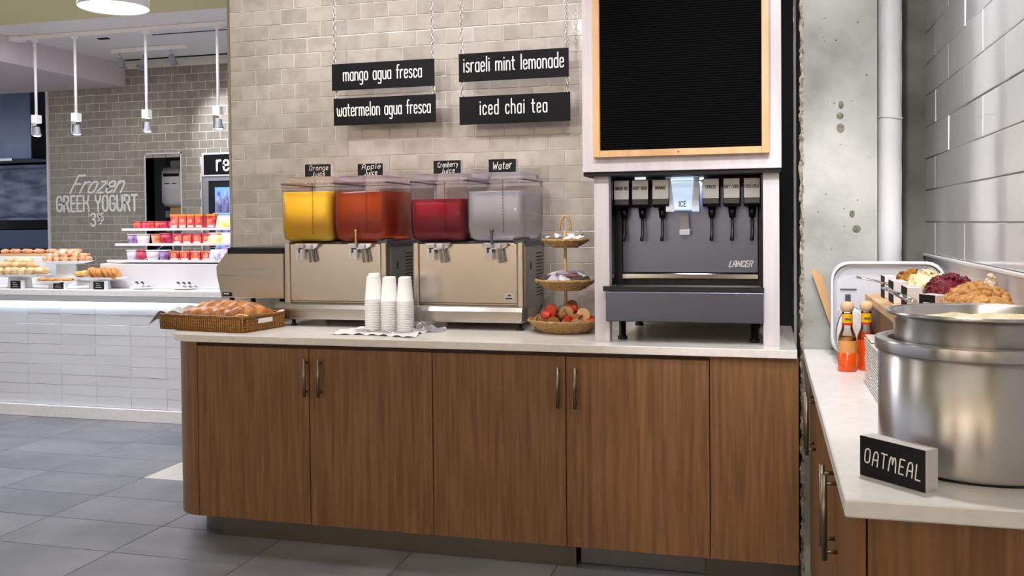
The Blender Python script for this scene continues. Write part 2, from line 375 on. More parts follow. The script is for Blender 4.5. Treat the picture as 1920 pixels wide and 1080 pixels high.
# ------------------------------------------------------------------ stroke lettering
G = {
 'a': (.34, ['.30,.46 .26,.60 .16,.63 .06,.60 .02,.46 .02,.16 .06,.02 .16,-.01 .26,.02 .30,.16', '.30,.62 .30,0']),
 'b': (.34, ['.02,1 .02,0', '.02,.46 .06,.60 .16,.63 .26,.60 .30,.46 .30,.16 .26,.02 .16,-.01 .06,.02 .02,.16']),
 'c': (.31, ['.28,.48 .24,.60 .15,.63 .06,.60 .02,.46 .02,.16 .06,.02 .15,-.01 .24,.02 .28,.14']),
 'd': (.34, ['.30,.46 .26,.60 .16,.63 .06,.60 .02,.46 .02,.16 .06,.02 .16,-.01 .26,.02 .30,.16', '.30,1 .30,0']),
 'e': (.33, ['.02,.32 .29,.34 .29,.34 .29,.48 .25,.60 .16,.63 .06,.60 .02,.46 .02,.16 .06,.02 .16,-.01 .25,.02 .29,.12']),
 'f': (.26, ['.25,.97 .18,1.0 .11,.95 .10,.80 .10,0', '0,.60 .22,.60']),
 'g': (.34, ['.30,.46 .26,.60 .16,.63 .06,.60 .02,.46 .02,.16 .06,.02 .16,-.01 .26,.02 .30,.16', '.30,.62 .30,-.18 .26,-.30 .16,-.33 .05,-.28']),
 'h': (.34, ['.02,1 .02,0', '.02,.44 .06,.58 .16,.63 .26,.58 .30,.44 .30,0']),
 'i': (.10, ['.04,.62 .04,0', '.04,.82 .04,.86']),
 'l': (.10, ['.04,1 .04,0']),
 'm': (.54, ['.02,.62 .02,0', '.02,.46 .06,.60 .14,.63 .22,.59 .26,.46 .26,0', '.26,.46 .30,.60 .38,.63 .46,.59 .50,.46 .50,0']),
 'n': (.34, ['.02,.62 .02,0', '.02,.44 .06,.58 .16,.63 .26,.58 .30,.44 .30,0']),
 'o': (.34, ['.16,.63 .06,.60 .02,.46 .02,.16 .06,.02 .16,-.01 .26,.02 .30,.16 .30,.46 .26,.60 .16,.63']),
 'p': (.34, ['.02,.62 .02,-.32', '.02,.46 .06,.60 .16,.63 .26,.60 .30,.46 .30,.16 .26,.02 .16,-.01 .06,.02 .02,.16']),
 'r': (.26, ['.02,.62 .02,0', '.02,.42 .06,.56 .14,.62 .23,.61']),
 's': (.30, ['.26,.54 .20,.62 .10,.62 .03,.54 .03,.44 .10,.36 .20,.28 .27,.20 .27,.09 .20,0 .09,-.01 .02,.07']),
 't': (.26, ['.10,.88 .10,.14 .13,.02 .22,.01', '0,.62 .23,.62']),
 'u': (.34, ['.02,.62 .02,.16 .06,.02 .16,-.01 .26,.04 .30,.18', '.30,.62 .30,0']),
 'v': (.30, ['.01,.62 .14,0 .14,0 .27,.62']),
 'w': (.50, ['.02,.62 .04,.14 .10,.0 .18,.03 .24,.18 .24,.50', '.24,.18 .30,.02 .38,.0 .44,.12 .47,.62']),
 'y': (.32, ['.02,.62 .15,.02', '.28,.62 .12,-.20 .02,-.30']),
 'z': (.32, ['.03,.62 .29,.62 .29,.62 .02,0 .02,0 .30,0']),
 'j': (.16, ['.08,.62 .08,-.2 .0,-.3']),
 'A': (.44, ['.02,0 .04,.72 .10,.94 .20,1 .30,.94 .36,.72 .38,0', '.03,.42 .37,.42']),
 'B': (.44, ['.03,0 .03,1 .03,1 .26,1 .36,.90 .36,.62 .26,.52 .03,.52', '.26,.52 .38,.42 .38,.10 .28,0 .03,0']),
 'C': (.42, ['.37,.76 .35,.93 .21,1 .07,.93 .03,.76 .03,.24 .07,.07 .21,0 .35,.07 .37,.24']),
 'D': (.44, ['.03,0 .03,1 .03,1 .22,1 .36,.90 .39,.70 .39,.30 .36,.10 .22,0 .03,0']),
 'E': (.38, ['.34,1 .03,1 .03,1 .03,0 .03,0 .34,0', '.03,.52 .29,.52']),
 'F': (.38, ['.34,1 .03,1 .03,1 .03,0', '.03,.52 .29,.52']),
 'G': (.44, ['.38,.76 .36,.93 .21,1 .07,.93 .03,.76 .03,.24 .07,.07 .21,0 .35,.07 .39,.20 .39,.46 .39,.46 .39,.46 .18,.46']),
 'I': (.14, ['.06,1 .06,0']),
 'J': (.32, ['.26,1 .26,.22 .20,.04 .10,0 .02,.12']),
 'K': (.44, ['.03,1 .03,0', '.38,1 .36,.72 .24,.54 .03,.52', '.24,.54 .36,.40 .39,0']),
 'L': (.36, ['.03,1 .03,0 .03,0 .33,0']),
 'M': (.54, ['.02,0 .06,.8 .14,1 .22,.9 .26,.5', '.26,.5 .30,.9 .38,1 .46,.8 .50,0']),
 'N': (.46, ['.03,0 .03,1 .03,1 .40,0 .40,0 .40,1']),
 'O': (.44, ['.21,1 .07,.93 .03,.76 .03,.24 .07,.07 .21,0 .35,.07 .39,.24 .39,.76 .35,.93 .21,1']),
 'P': (.42, ['.03,0 .03,1 .03,1 .26,1 .37,.90 .37,.58 .26,.48 .03,.48']),
 'R': (.44, ['.03,0 .03,1 .03,1 .26,1 .37,.90 .37,.62 .26,.52 .03,.52', '.24,.52 .39,0']),
 'S': (.40, ['.35,.84 .30,.97 .19,1 .07,.95 .03,.80 .07,.62 .20,.52 .33,.40 .36,.20 .30,.04 .18,0 .06,.05 .02,.18']),
 'T': (.40, ['.0,1 .40,1', '.20,1 .20,0']),
 'U': (.44, ['.03,1 .03,.24 .07,.06 .21,0 .35,.06 .39,.24 .39,1']),
 'W': (.60, ['.02,1 .14,0 .14,0 .29,.7 .29,.7 .42,0 .42,0 .56,1']),
 'Y': (.42, ['.02,1 .04,.70 .20,.50 .20,.50 .20,0', '.38,1 .36,.70 .20,.50']),
 '3': (.40, ['.04,.84 .10,.97 .20,1 .32,.94 .35,.78 .30,.60 .16,.53', '.16,.53 .32,.46 .37,.26 .32,.06 .20,0 .08,.04 .03,.18']),
 '9': (.40, ['.35,.62 .28,.50 .18,.48 .07,.54 .03,.74 .07,.94 .19,1 .31,.94 .36,.74 .34,.36 .26,.08 .12,0']),
 '5': (.40, ['.34,1 .07,1 .07,1 .05,.58 .05,.58 .20,.62 .33,.54 .37,.32 .32,.08 .19,0 .04,.08']),
 '$': (.40, ['.35,.84 .30,.93 .19,.95 .07,.90 .04,.78 .08,.62 .20,.52 .33,.40 .35,.22 .30,.08 .18,.05 .06,.08 .02,.18', '.19,1.08 .19,-.08']),
 '-': (.26, ['.04,.5 .22,.5']), '.': (.12, ['.05,.02 .06,.04']), ' ': (.26, []),
}
def smooth_line(p):
    for _ in range(2):
        q = [p[0]]
        for a, b in zip(p, p[1:]):
            q.append((a[0]*.75+b[0]*.25, a[1]*.75+b[1]*.25)); q.append((a[0]*.25+b[0]*.75, a[1]*.25+b[1]*.75))
        q.append(p[-1]); p = [q[0]]+[c for c, d in zip(q[1:], q) if math.hypot(c[0]-d[0], c[1]-d[1]) > 1e-4]
    return p
def text_width(t, track): return sum(G[c][0]+track for c in t)-track
def lettering(t, M, h, w=None, stroke=.08, track=.10, shear=0, jitter=0, depth=0):
    """flat stroke letters in the local x-y plane of M, h = height of a capital, w = wanted width"""
    mb = MB(); tw = text_width(t, track); sx = (w/tw) if w else h; x = 0; ns = 0
    for ch in t:
        gw, st = G[ch]; dy = random.uniform(-jitter, jitter); rt = random.uniform(-jitter, jitter)
        for sgm in st:
            P = smooth_line([tuple(map(float, q.split(','))) for q in sgm.split()])
            P = [((x+a+shear*b+rt*b)*sx, (b+dy)*h) for a, b in P]; r = stroke*h/2; lift = .0003*(ns % 3); ns += 1
            Q = [P[0]]
            for p in P[1:]:
                if math.hypot(p[0]-Q[-1][0], p[1]-Q[-1][1]) > h*.004: Q.append(p)
            m = len(Q); D = []
            for i in range(m-1):
                l = math.hypot(Q[i+1][0]-Q[i][0], Q[i+1][1]-Q[i][1]); D.append(((Q[i+1][0]-Q[i][0])/l, (Q[i+1][1]-Q[i][1])/l))
            vs = []
            for i in range(m):
                d0, d1 = D[max(0, i-1)], D[min(m-2, i)]; tx, ty = d0[0]+d1[0], d0[1]+d1[1]; l = math.hypot(tx, ty) or 1
                tx, ty = tx/l, ty/l; k = r/max(.6, tx*d1[0]+ty*d1[1])
                vs += [(Q[i][0]-ty*k, Q[i][1]+tx*k, lift), (Q[i][0]+ty*k, Q[i][1]-tx*k, lift)]
            mb.add(vs, [(2*i, 2*i+1, 2*i+3, 2*i+2) for i in range(m-1)], M=M)
            for (p, d, sg) in () if math.dist(Q[0], Q[-1]) < h*.01 else ((Q[0], D[0], -1), (Q[-1], D[-1], 1)):
                a0 = math.atan2(d[1]*sg, d[0]*sg)
                mb.add([(p[0]+r*math.cos(a0+q), p[1]+r*math.sin(a0+q), lift) for q in (-PI/2, -PI/4, 0, PI/4, PI/2)], [(0, 1, 2, 3, 4)], M=M)
        x += gw+track
    return mb
def plane_y(x, y, z):   # lettering plane facing the camera side (-y)
    return Matrix(((1, 0, 0, x), (0, 0, -1, y), (0, 1, 0, z), (0, 0, 0, 1)))

# ================================================================== THE SETTING
# ---- floor
fl = struct('floor', MB().box(-10, .75, -3.2, 9.6, -.06, -.004), 'floor_far')
fl.data.transform(Matrix.Translation((2.685, -3.67, 0))); fl.location = (-2.685, 3.67, 0); ORG[fl] = Vector((-2.685, 3.67, 0))
ft = MB().box(0, .619, 0, .342, -.0035, 0).mesh('floor_tile', .0012)
ft.materials.append(MATS['floor_tile'])
ftp = ft.copy(); ftp.materials.clear(); ftp.materials.append(MATS['floor_tile_pale'])
for i in range(-6, 5):
    for j in range(-4, 6):
        x = -2.685+.622*i; y = 3.67+.345*j
        if x > -2.5 and y > 3.9: continue
        pale = abs(x+.31+3.0) < .32 and abs(y+.17-4.52) < .17
        o = put('floor_tile', ftp if pale else ft, None, fl, (x+.0015+2.685, y+.0015-3.67, 0))
# ---- ceilings
struct('ceiling', MB().box(-10, .75, 5.93, 9.6, 2.94, 3.06), 'ceiling_white')
struct('ceiling_front', MB().box(-10, .75, -3.2, 5.93, 2.94, 3.06), 'ceiling_olive')
struct('trim_1', MB().box(-10, -5.95, 5.6, 7.69, 2.72, 2.94), 'bulkhead_lilac')
# ---- enclosing walls out of view
struct('wall_front', MB().box(-10, .75, -3.3, -3.2, 0, 3.0), 'wall_tan')
for i_, (x0_, x1_, z1_, m_) in enumerate(((-8.0, -7.1, 2.1, 'panel_brown'), (-6.0, -4.9, 2.3, 'panel_white'), (-4.0, -3.1, 2.1, 'panel_brown'), (-2.3, -1.9, 2.6, 'panel_white'), (-1.2, -.3, 2.1, 'panel_brown'))):  # invented panels, added to vary what the steel reflects
    struct(f'door_{i_+1}', MB().box(x0_, x1_, -3.2, -3.16, 0, z1_), m_)
struct('wall_far', MB().box(-10, -2.6, 9.6, 9.7, 0, 3.0), 'kitchen_dark')
# ---- main tiled wall
XL, YW = -2.778, 4.45
wb = struct('wall_back', MB().box(XL, .45, YW-.0062, YW+.16, 0, 2.94), 'grout_light')
TW, TH, Z0 = .1525, .0785, 1.024-.0785*2
def tile_mesh(name, w, h, t, bev, mat, puff=0):
    m = MB().box(0, w, -t, 0, 0, h).mesh(name, bev, 2); m.materials.append(MATS[mat]); return m
tfull = tile_mesh('wall_tile', TW-.0036, TH-.0036, .0088, .0018, 'tile_taupe')
thalf = tile_mesh('wall_tile_half', TW/2-.0036, TH-.0036, .0088, .0018, 'tile_taupe')
cand = []
for k in range(-1, 27):
    z = Z0+TH*k
    if z+TH > 2.94: break
    x = XL; first = (k % 2 == 1)
    while x < -.02:
        w = TW/2 if (first and x == XL) else TW
        cand.append((x, z, w)); x += w
rest = MB(); n = 0
for x, z, w in cand:
    cx = x+w/2
    vis = cx < -.62 and z < 2.56 and z > .95 and not (-2.28 < cx < -1.18 and z < 1.50)
    if vis and n < 296:
        n += 1
        o = put('wall_tile', tfull if w == TW else thalf, None, wb, (x+.0018, YW-random.uniform(0, .0010), z+.0018))
        o.rotation_euler = (random.gauss(0, .006), random.gauss(0, .002), random.gauss(0, .004))
    else:
        rest.box(x+.0018, x+w-.0018, YW-.0088, YW, z+.0018, z+TH-.0018)
tag(part('wall_tile_field', rest, 'tile_taupe', wb), kind='stuff')
part('edge_trim', MB().box(XL-.014, XL, YW-.012, YW+.17, 0, 2.94), 'steel_warm', wb)
struct('wall_recess', MB().box(-.03, .115, 4.40, 4.44, .87, 2.94), 'black_matte')  # black panel stands in for the unlit gap beside the casing
# ---- concrete column with rough corner
co = struct('wall_column', MB().box(.128, .386, 3.62, 4.6, 0, 2.94), 'concrete')
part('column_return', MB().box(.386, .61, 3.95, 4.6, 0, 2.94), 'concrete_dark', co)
mb = MB(); NZ = 120
def rough(u, v):
    z = 2.94*v; a = u*PI/2
    r = .013+.0035*math.sin(z*61+u*5)+random.uniform(-.004, .005)
    return (.131-r*math.cos(a)*.9, 3.632-r*math.sin(a)*.9, z)
mb.grid(5, 260, rough, smooth=False)
part('rough_edge', mb, 'aggregate', co, fix=False)
for (x, z, r) in ((.262, 1.80, .013), (.258, 1.76, .011), (.26, 1.715, .015), (.30, 1.40, .012), (.315, 1.345, .013), (.215, 1.02, .006)):
    part('air_hole', MB().lathe([(r*1.25, 0), (r, .0015), (r*.6, .0025)], 9, M=plane_y(x, 3.6205, z) @ Matrix.Scale(random.uniform(.6, 1.2), 4, (1, 0, 0))), 'concrete_pit', co)
for k in range(26):
    x, z, r = random.uniform(.145, .37), random.uniform(.95, 2.25), random.uniform(.0018, .0045)
    part('pit', MB().lathe([(r, 0), (r*.7, .001), (0, .0012)], 7, M=plane_y(x, 3.6203, z)), 'concrete_pit', co)
# ---- right wall
wr = struct('wall_right', MB().box(.606, .75, -3.2, 4.6, 0, 2.94), 'grout_white')
RT, RH = .5275, .1225
def rtile(w, h):
    m = MB().box(-.008, 0, 0, w-.004, 0, h-.004).mesh('wall_tile', .002, 2); m.materials.append(MATS['tile_white']); return m
rfull = rtile(RT, RH); rthin = rtile(.19, RH)
for k in range(0, 14):
    z = 1.245+.0025+RH*k; ys = 3.731 if k % 2 == 0 else 3.475
    if z+RH > 2.94: break
    m = rtile(3.945-ys, RH) if k < 2 else None
    if k == 0: me_a = m
    if k == 1: me_b = m
    o = put('wall_tile', me_a if k % 2 == 0 else me_b, None, wr, (.606, ys+.002, z)); o.rotation_euler = (0, random.gauss(0, .003), random.gauss(0, .002))
    y = ys-RT
    while y > .9:
        o = put('wall_tile', rfull, None, wr, (.606, y+.002, z)); o.rotation_euler = (0, random.gauss(0, .004), random.gauss(0, .002)); y -= RT
part('ledge_trim', MB().box(.588, .606, .9, 3.945, 1.233, 1.245), 'white_plastic', wr, .003)
part('backsplash', MB().box(.598, .606, .9, 3.945, .9, 1.233), 'white_paint', wr)

# ================================================================== MAIN COUNTER
def rounded(x0, x1, y0, y1, r, n=10):
    """plan outline with a rounded front-left corner"""
    return [(x0+r-r*math.cos(PI/2*i/n), y0+r-r*math.sin(PI/2*i/n)) for i in range(n+1)]+[(x1, y0), (x1, y1), (x0, y1)]
solo('worktop', MB().prism(rounded(-2.635, .105, 3.568, 4.44, .20), 'z', .868, .90), 'quartz', 'long pale stone worktop with rounded left corner above the oak cabinets', 'worktop', bevel=.002)
def bar_handle(parent, x, y0, z0, z1, axis='y', s=-1, r=.0068):
    """vertical bar with two stand-offs; axis says which way the posts run"""
    mb = MB(); d = .028
    if axis == 'y':
        mb.cyl((x, y0+s*d, z0), (x, y0+s*d, z1), r)
        for z in (z0+.02, z1-.02): mb.cyl((x, y0, z), (x, y0+s*d, z), r*.75, n=8)
    else:
        mb.cyl((x+s*d, y0, z0), (x+s*d, y0, z1), r)
        for z in (z0+.02, z1-.02): mb.cyl((x, y0, z), (x+s*d, y0, z), r*.75, n=8)
    return part('handle', mb, 'handle_steel', parent, label='slim brushed steel bar handle')
YD = 3.588
def cabinet(x0, xm, x1, label, hx):
    t = thing('base_cabinet', label, 'cabinet', ((x0+x1)/2, 4.0, .093), 'oak base cabinets under the long worktop')
    part('body', MB().box(x0+.001, x1-.001, YD+.021, 4.43, .093, .867), 'wood_dark', t)
    for (a, b, hxx) in ((x0, xm, hx[0]), (xm, x1, hx[1])):
        d = part('door', MB().box(a+.0018, b-.0018, YD, YD+.02, .094, .850), 'wood', t, .0012)
        bar_handle(d, hxx, YD, .648, .812)
cabinet(-2.434, -1.888, -1.329, 'two-door oak cabinet at the left, below the juice dispensers', (-1.897, -1.832))
cabinet(-1.329, -.770, -.213, 'two-door oak cabinet in the middle, below the tiered snack baskets', (-.797, -.728))
t = thing('end_cabinet', 'narrow fixed oak panel at right end below soda fountain', 'cabinet', (-.05, 4.0, .093))
part('body', MB().box(-.212, .108, YD+.021, 4.43, .093, .867), 'wood_dark', t)
part('panel', MB().box(-.2112, .110, YD, YD+.02, .094, .867), 'wood', t, .0012)
t = thing('curved_end_panel', 'rounded oak end of the counter next to the aisle', 'cabinet panel', (-2.5, 4.0, .093))
out = rounded(-2.592, -2.4365, YD, 4.43, .158, 12); inn = [(p[0]+.02 if p[0] < -2.44 else p[0], p[1]+.02 if p[1] < 4 else p[1]) for p in out]
part('curved_panel', MB().prism(out, 'z', .094, .867), 'wood', t)
t = thing('toe_kick', 'long brushed steel kick plate curving round the left end of the counter', 'kick plate', (-1.6, 3.9, 0))
part('plate', MB().prism(rounded(-2.50, -.742, 3.634, 4.3, .15), 'z', 0, .093), 'toe_steel', t)
t = thing('toe_kick', 'dark recessed steel kick plate, middle of the three under the counter', 'kick plate', (-.5, 3.9, 0))
part('plate', MB().box(-.730, -.236, 3.672, 4.3, .004, .093), 'steel_dull', t)
t = thing('toe_kick', 'short steel kick plate at right end of counter beside concrete column', 'kick plate', (-.06, 3.9, 0))
part('plate', MB().box(-.232, .108, 3.636, 4.3, 0, .093), 'toe_steel', t)

# ================================================================== SODA FOUNTAIN AND ITS CASING
t = thing('casing', 'white painted wooden casing hanging over the soda fountain', 'casing', (-.33, 4.0, 1.57))
part('front_box', MB().box(-.702, .052, 3.62, 4.39, 1.575, 2.93), 'white_wood', t, .002)
part('underside', MB().box(-.70, .05, 3.63, 4.38, 1.56, 1.575), 'black_matte', t)
for x0, x1 in ((-.666, -.606), (-.016, .044)):
    part('post', MB().box(x0, x1, 3.668, 3.73, .9, 1.562), 'white_wood', t, .0015)
t = thing('letter_board', 'large black letter board in a pale wooden frame', 'notice board', (-.32, 3.60, 1.63))
bx0, bx1, bz0, bz1 = -.654, .008, 1.630, 2.56
for nm, a in (('frame_side', (bx0, bx0+.027, bz0, bz1)), ('frame_side', (bx1-.027, bx1, bz0, bz1)), ('frame_bottom', (bx0+.027, bx1-.027, bz0, bz0+.026)), ('frame_top', (bx0+.027, bx1-.027, bz1-.026, bz1))):
    part(nm, MB().box(a[0], a[1], 3.588, 3.619, a[2], a[3]), 'wood_frame', t, .0015)
part('felt_back', MB().box(bx0+.026, bx1-.026, 3.608, 3.618, bz0+.024, bz1-.024), 'board_black', t)
mb = MB(); z = bz0+.03
while z < bz1-.032:
    mb.prism([(3.608, z), (3.6035, z+.003), (3.6035, z+.0062), (3.608, z+.0075)], 'x', bx0+.0275, bx1-.0275); z += .0095
tag(part('felt_ribs', mb, 'board_black', t), kind='stuff')
part('lock', MB().cyl((-.325, 3.588, bz0+.013), (-.325, 3.586, bz0+.013), .003, n=8), 'ink', t)

t = thing('soda_fountain', 'black and steel soda fountain with six taps and an ice chute', 'drink dispenser', (-.33, 4.0, .9))
part('body', MB().box(-.604, -.018, 3.905, 4.38, .995, 1.558), 'black_plastic', t)
part('side_panel', MB().box(-.613, -.604, 3.732, 4.0, 1.0, 1.558), 'black_gloss', t)
part('side_panel', MB().box(-.024, -.015, 3.732, 4.0, 1.0, 1.558), 'black_gloss', t)
sp = part('splash_panel', MB().box(-.588, -.034, 3.892, 3.904, 1.165, 1.52), 'steel_cool', t, .004)
part('logo', lettering('LANCER', plane_y(-.152, 3.8915, 1.192), .024, .092, .16, .08, .25), 'silver_print', sp, fix=False)
part('panel_lip', MB().box(-.588, -.034, 3.866, 3.892, 1.142, 1.165), 'steel_bright', t, .003)
tr = part('drip_tray', MB().box(-.600, -.022, 3.735, 3.866, .992, 1.120).box(-.600, -.022, 3.648, 3.735, .992, 1.085), 'black_plastic', t)
part('tray_rim', MB().box(-.626, -.012, 3.628, 3.646, 1.106, 1.126).box(-.600, -.590, 3.646, 3.75, 1.106, 1.126).box(-.032, -.022, 3.646, 3.75, 1.106, 1.126), 'black_plastic', tr, .002)
part('grille', MB().box(-.588, -.345, 3.65, 3.735, 1.09, 1.097).box(-.285, -.034, 3.65, 3.735, 1.09, 1.097), 'black_gloss', tr)
part('tray_apron', MB().box(-.616, -.014, 3.634, 3.662, .988, 1.105), 'steel_cool', t, .003, 2)
for x in (-.572, -.050):
    for y in (3.78, 4.30): part('foot', MB().lathe([(.02, 0), (.02, .012), (.014, .016), (.014, .096)], 12, (x, y, .9)), 'black_plastic', t)
SODA = ['GINGER ALE', 'ROOT BEER', 'ORANGE', 'SPRITE', 'DIET COKE', 'COCA-COLA']
for i, (xa, xb) in enumerate(((-.621, -.552), (-.542, -.474), (-.460, -.392), (-.261, -.195), (-.180, -.115), (-.102, -.038))):
    xa += .012; xb += .012
    if i == 0: xa += .006
    c = (xa+xb)/2; zt = 1.546
    v = part('tap', MB().prism([(3.895, 1.436), (3.79, 1.436), (3.772, 1.446), (3.778, 1.548), (3.895, 1.552)], 'x', xa, xb), 'black_plastic', t, .003)
    lb = part('tap_label', MB().prism([(3.7735, 1.470), (3.7700, 1.470), (3.7745, 1.546), (3.7778, 1.546)], 'x', xa+.002, xb-.002), 'white_plastic', v)
    wd = (xb-xa)*(.62 if len(SODA[i]) < 7 else .84)
    part('tap_lettering', lettering(SODA[i], Matrix.Translation((0, -.0006, 0)) @ plane_y(c-wd/2, 3.7715, 1.508) @ Matrix.Rotation(-.05, 4, 'X'), .012, wd, .17, .10), 'ink', v, fix=False)
    part('nozzle', MB().lathe([(.012, 0), (.014, .02), (.017, .045)], 10, (c, 3.84, 1.392)), 'black_gloss', v)
    part('lever', MB().tube([(c, 3.865, 1.44), (c-.002, 3.852, 1.40), (c, 3.845, 1.36), (c, 3.842, 1.325), (c-.002, 3.828, 1.302)], [.006, .006, .006, .0065, .008], 6), 'black_plastic', v)
v = part('ice_chute', MB().prism([(-.374, 1.556), (-.282, 1.556), (-.292, 1.423), (-.360, 1.423)], 'y', 3.775, 3.85), 'ice_plastic', t, .004)
part('ice_lettering', lettering('ICE', plane_y(-.341, 3.7742, 1.438), .021, .028, .15, .14), 'ink', v, fix=False)
part('ice_frame', MB().prism([(-.394, 1.556), (-.374, 1.556), (-.360, 1.423), (-.362, 1.418), (-.394, 1.418)], 'y', 3.785, 3.86).prism([(-.282, 1.556), (-.262, 1.556), (-.262, 1.418), (-.290, 1.418), (-.292, 1.423)], 'y', 3.785, 3.86), 'tub_grey', t)
part('ice_lever', MB().prism([(-.340, 1.42), (-.312, 1.42), (-.306, 1.335), (-.346, 1.335)], 'y', 3.852, 3.858), 'steel_dull', t)
part('ice_lever_pad', MB().box(-.347, -.305, 3.846, 3.862, 1.322, 1.345), 'silver_print', t, .002)
part('light_strip', MB().box(-.52, -.478, 3.80, 3.815, 1.552, 1.558).box(-.40, -.25, 3.865, 3.88, 1.548, 1.556), 'led_ice', t)

area('ice_led', (-.33, 3.874, 1.54), (.20, .016), 2.6, (.74, .84, 1.0))

# ================================================================== HANGING SIGNS
def chain(mb, x, y, z0, z1, p=.021):
    n = max(1, int((z1-z0)/p)); p = (z1-z0)/n
    for i in range(n):
        z = z0+p*(i+.5); a = i % 2
        pts = []
        for k in range(8):
            q = 2*PI*k/8; u = .0070*math.cos(q); w = p*.62*math.sin(q)
            pts.append((x+(u if a else u*.2), y+(0 if a else u), z+w))
        mb.tube(pts, .0027, 4, True)
SG = [('mango agua fresca', -2.111, -1.565, 2.052, 2.184, 4.30, (.115, .885), True, 'upper left hanging black sign reading mango agua fresca'),
      ('watermelon agua fresca', -2.103, -1.560, 1.876, 2.011, 4.30, (.035, .955), False, 'lower left hanging black sign reading watermelon agua fresca'),
      ('israeli mint lemonade', -1.438, -.896, 2.063, 2.198, 4.30, (.045, .96), True, 'upper right hanging black sign reading israeli mint lemonade'),
      ('iced chai tea', -1.437, -.890, 1.856, 1.991, 4.30, (.19, .80), False, 'lower right hanging black sign reading iced chai tea')]
for i, (txt, x0, x1, z0, z1, y, (f0, f1), upper, lab) in enumerate(SG):
    t = thing('hanging_sign', lab, 'sign', ((x0+x1)/2, y, z0), 'black drink signs hung on chains')
    part('board', MB().box(x0, x1, y-.004, y+.004, z0, z1), 'charcoal_sign', t, .0008)
    w = x1-x0; h = .066 if i < 2 else .070
    part('lettering', lettering(txt, plane_y(x0+w*f0, y-.0046, z0+.046), h, w*(f1-f0), .085, .10 if i != 3 else .14), 'letter_white', t, fix=False)
    for k, cx in enumerate((x0+.012, x1-.012)):
        mb = MB()
        if upper: chain(mb, cx, y+.008, z0+.02, 2.92)
        else: chain(mb, cx, y+.008, z1-.02, SG[i-1][3]+.02)
        part('chain', mb, 'chrome', t)

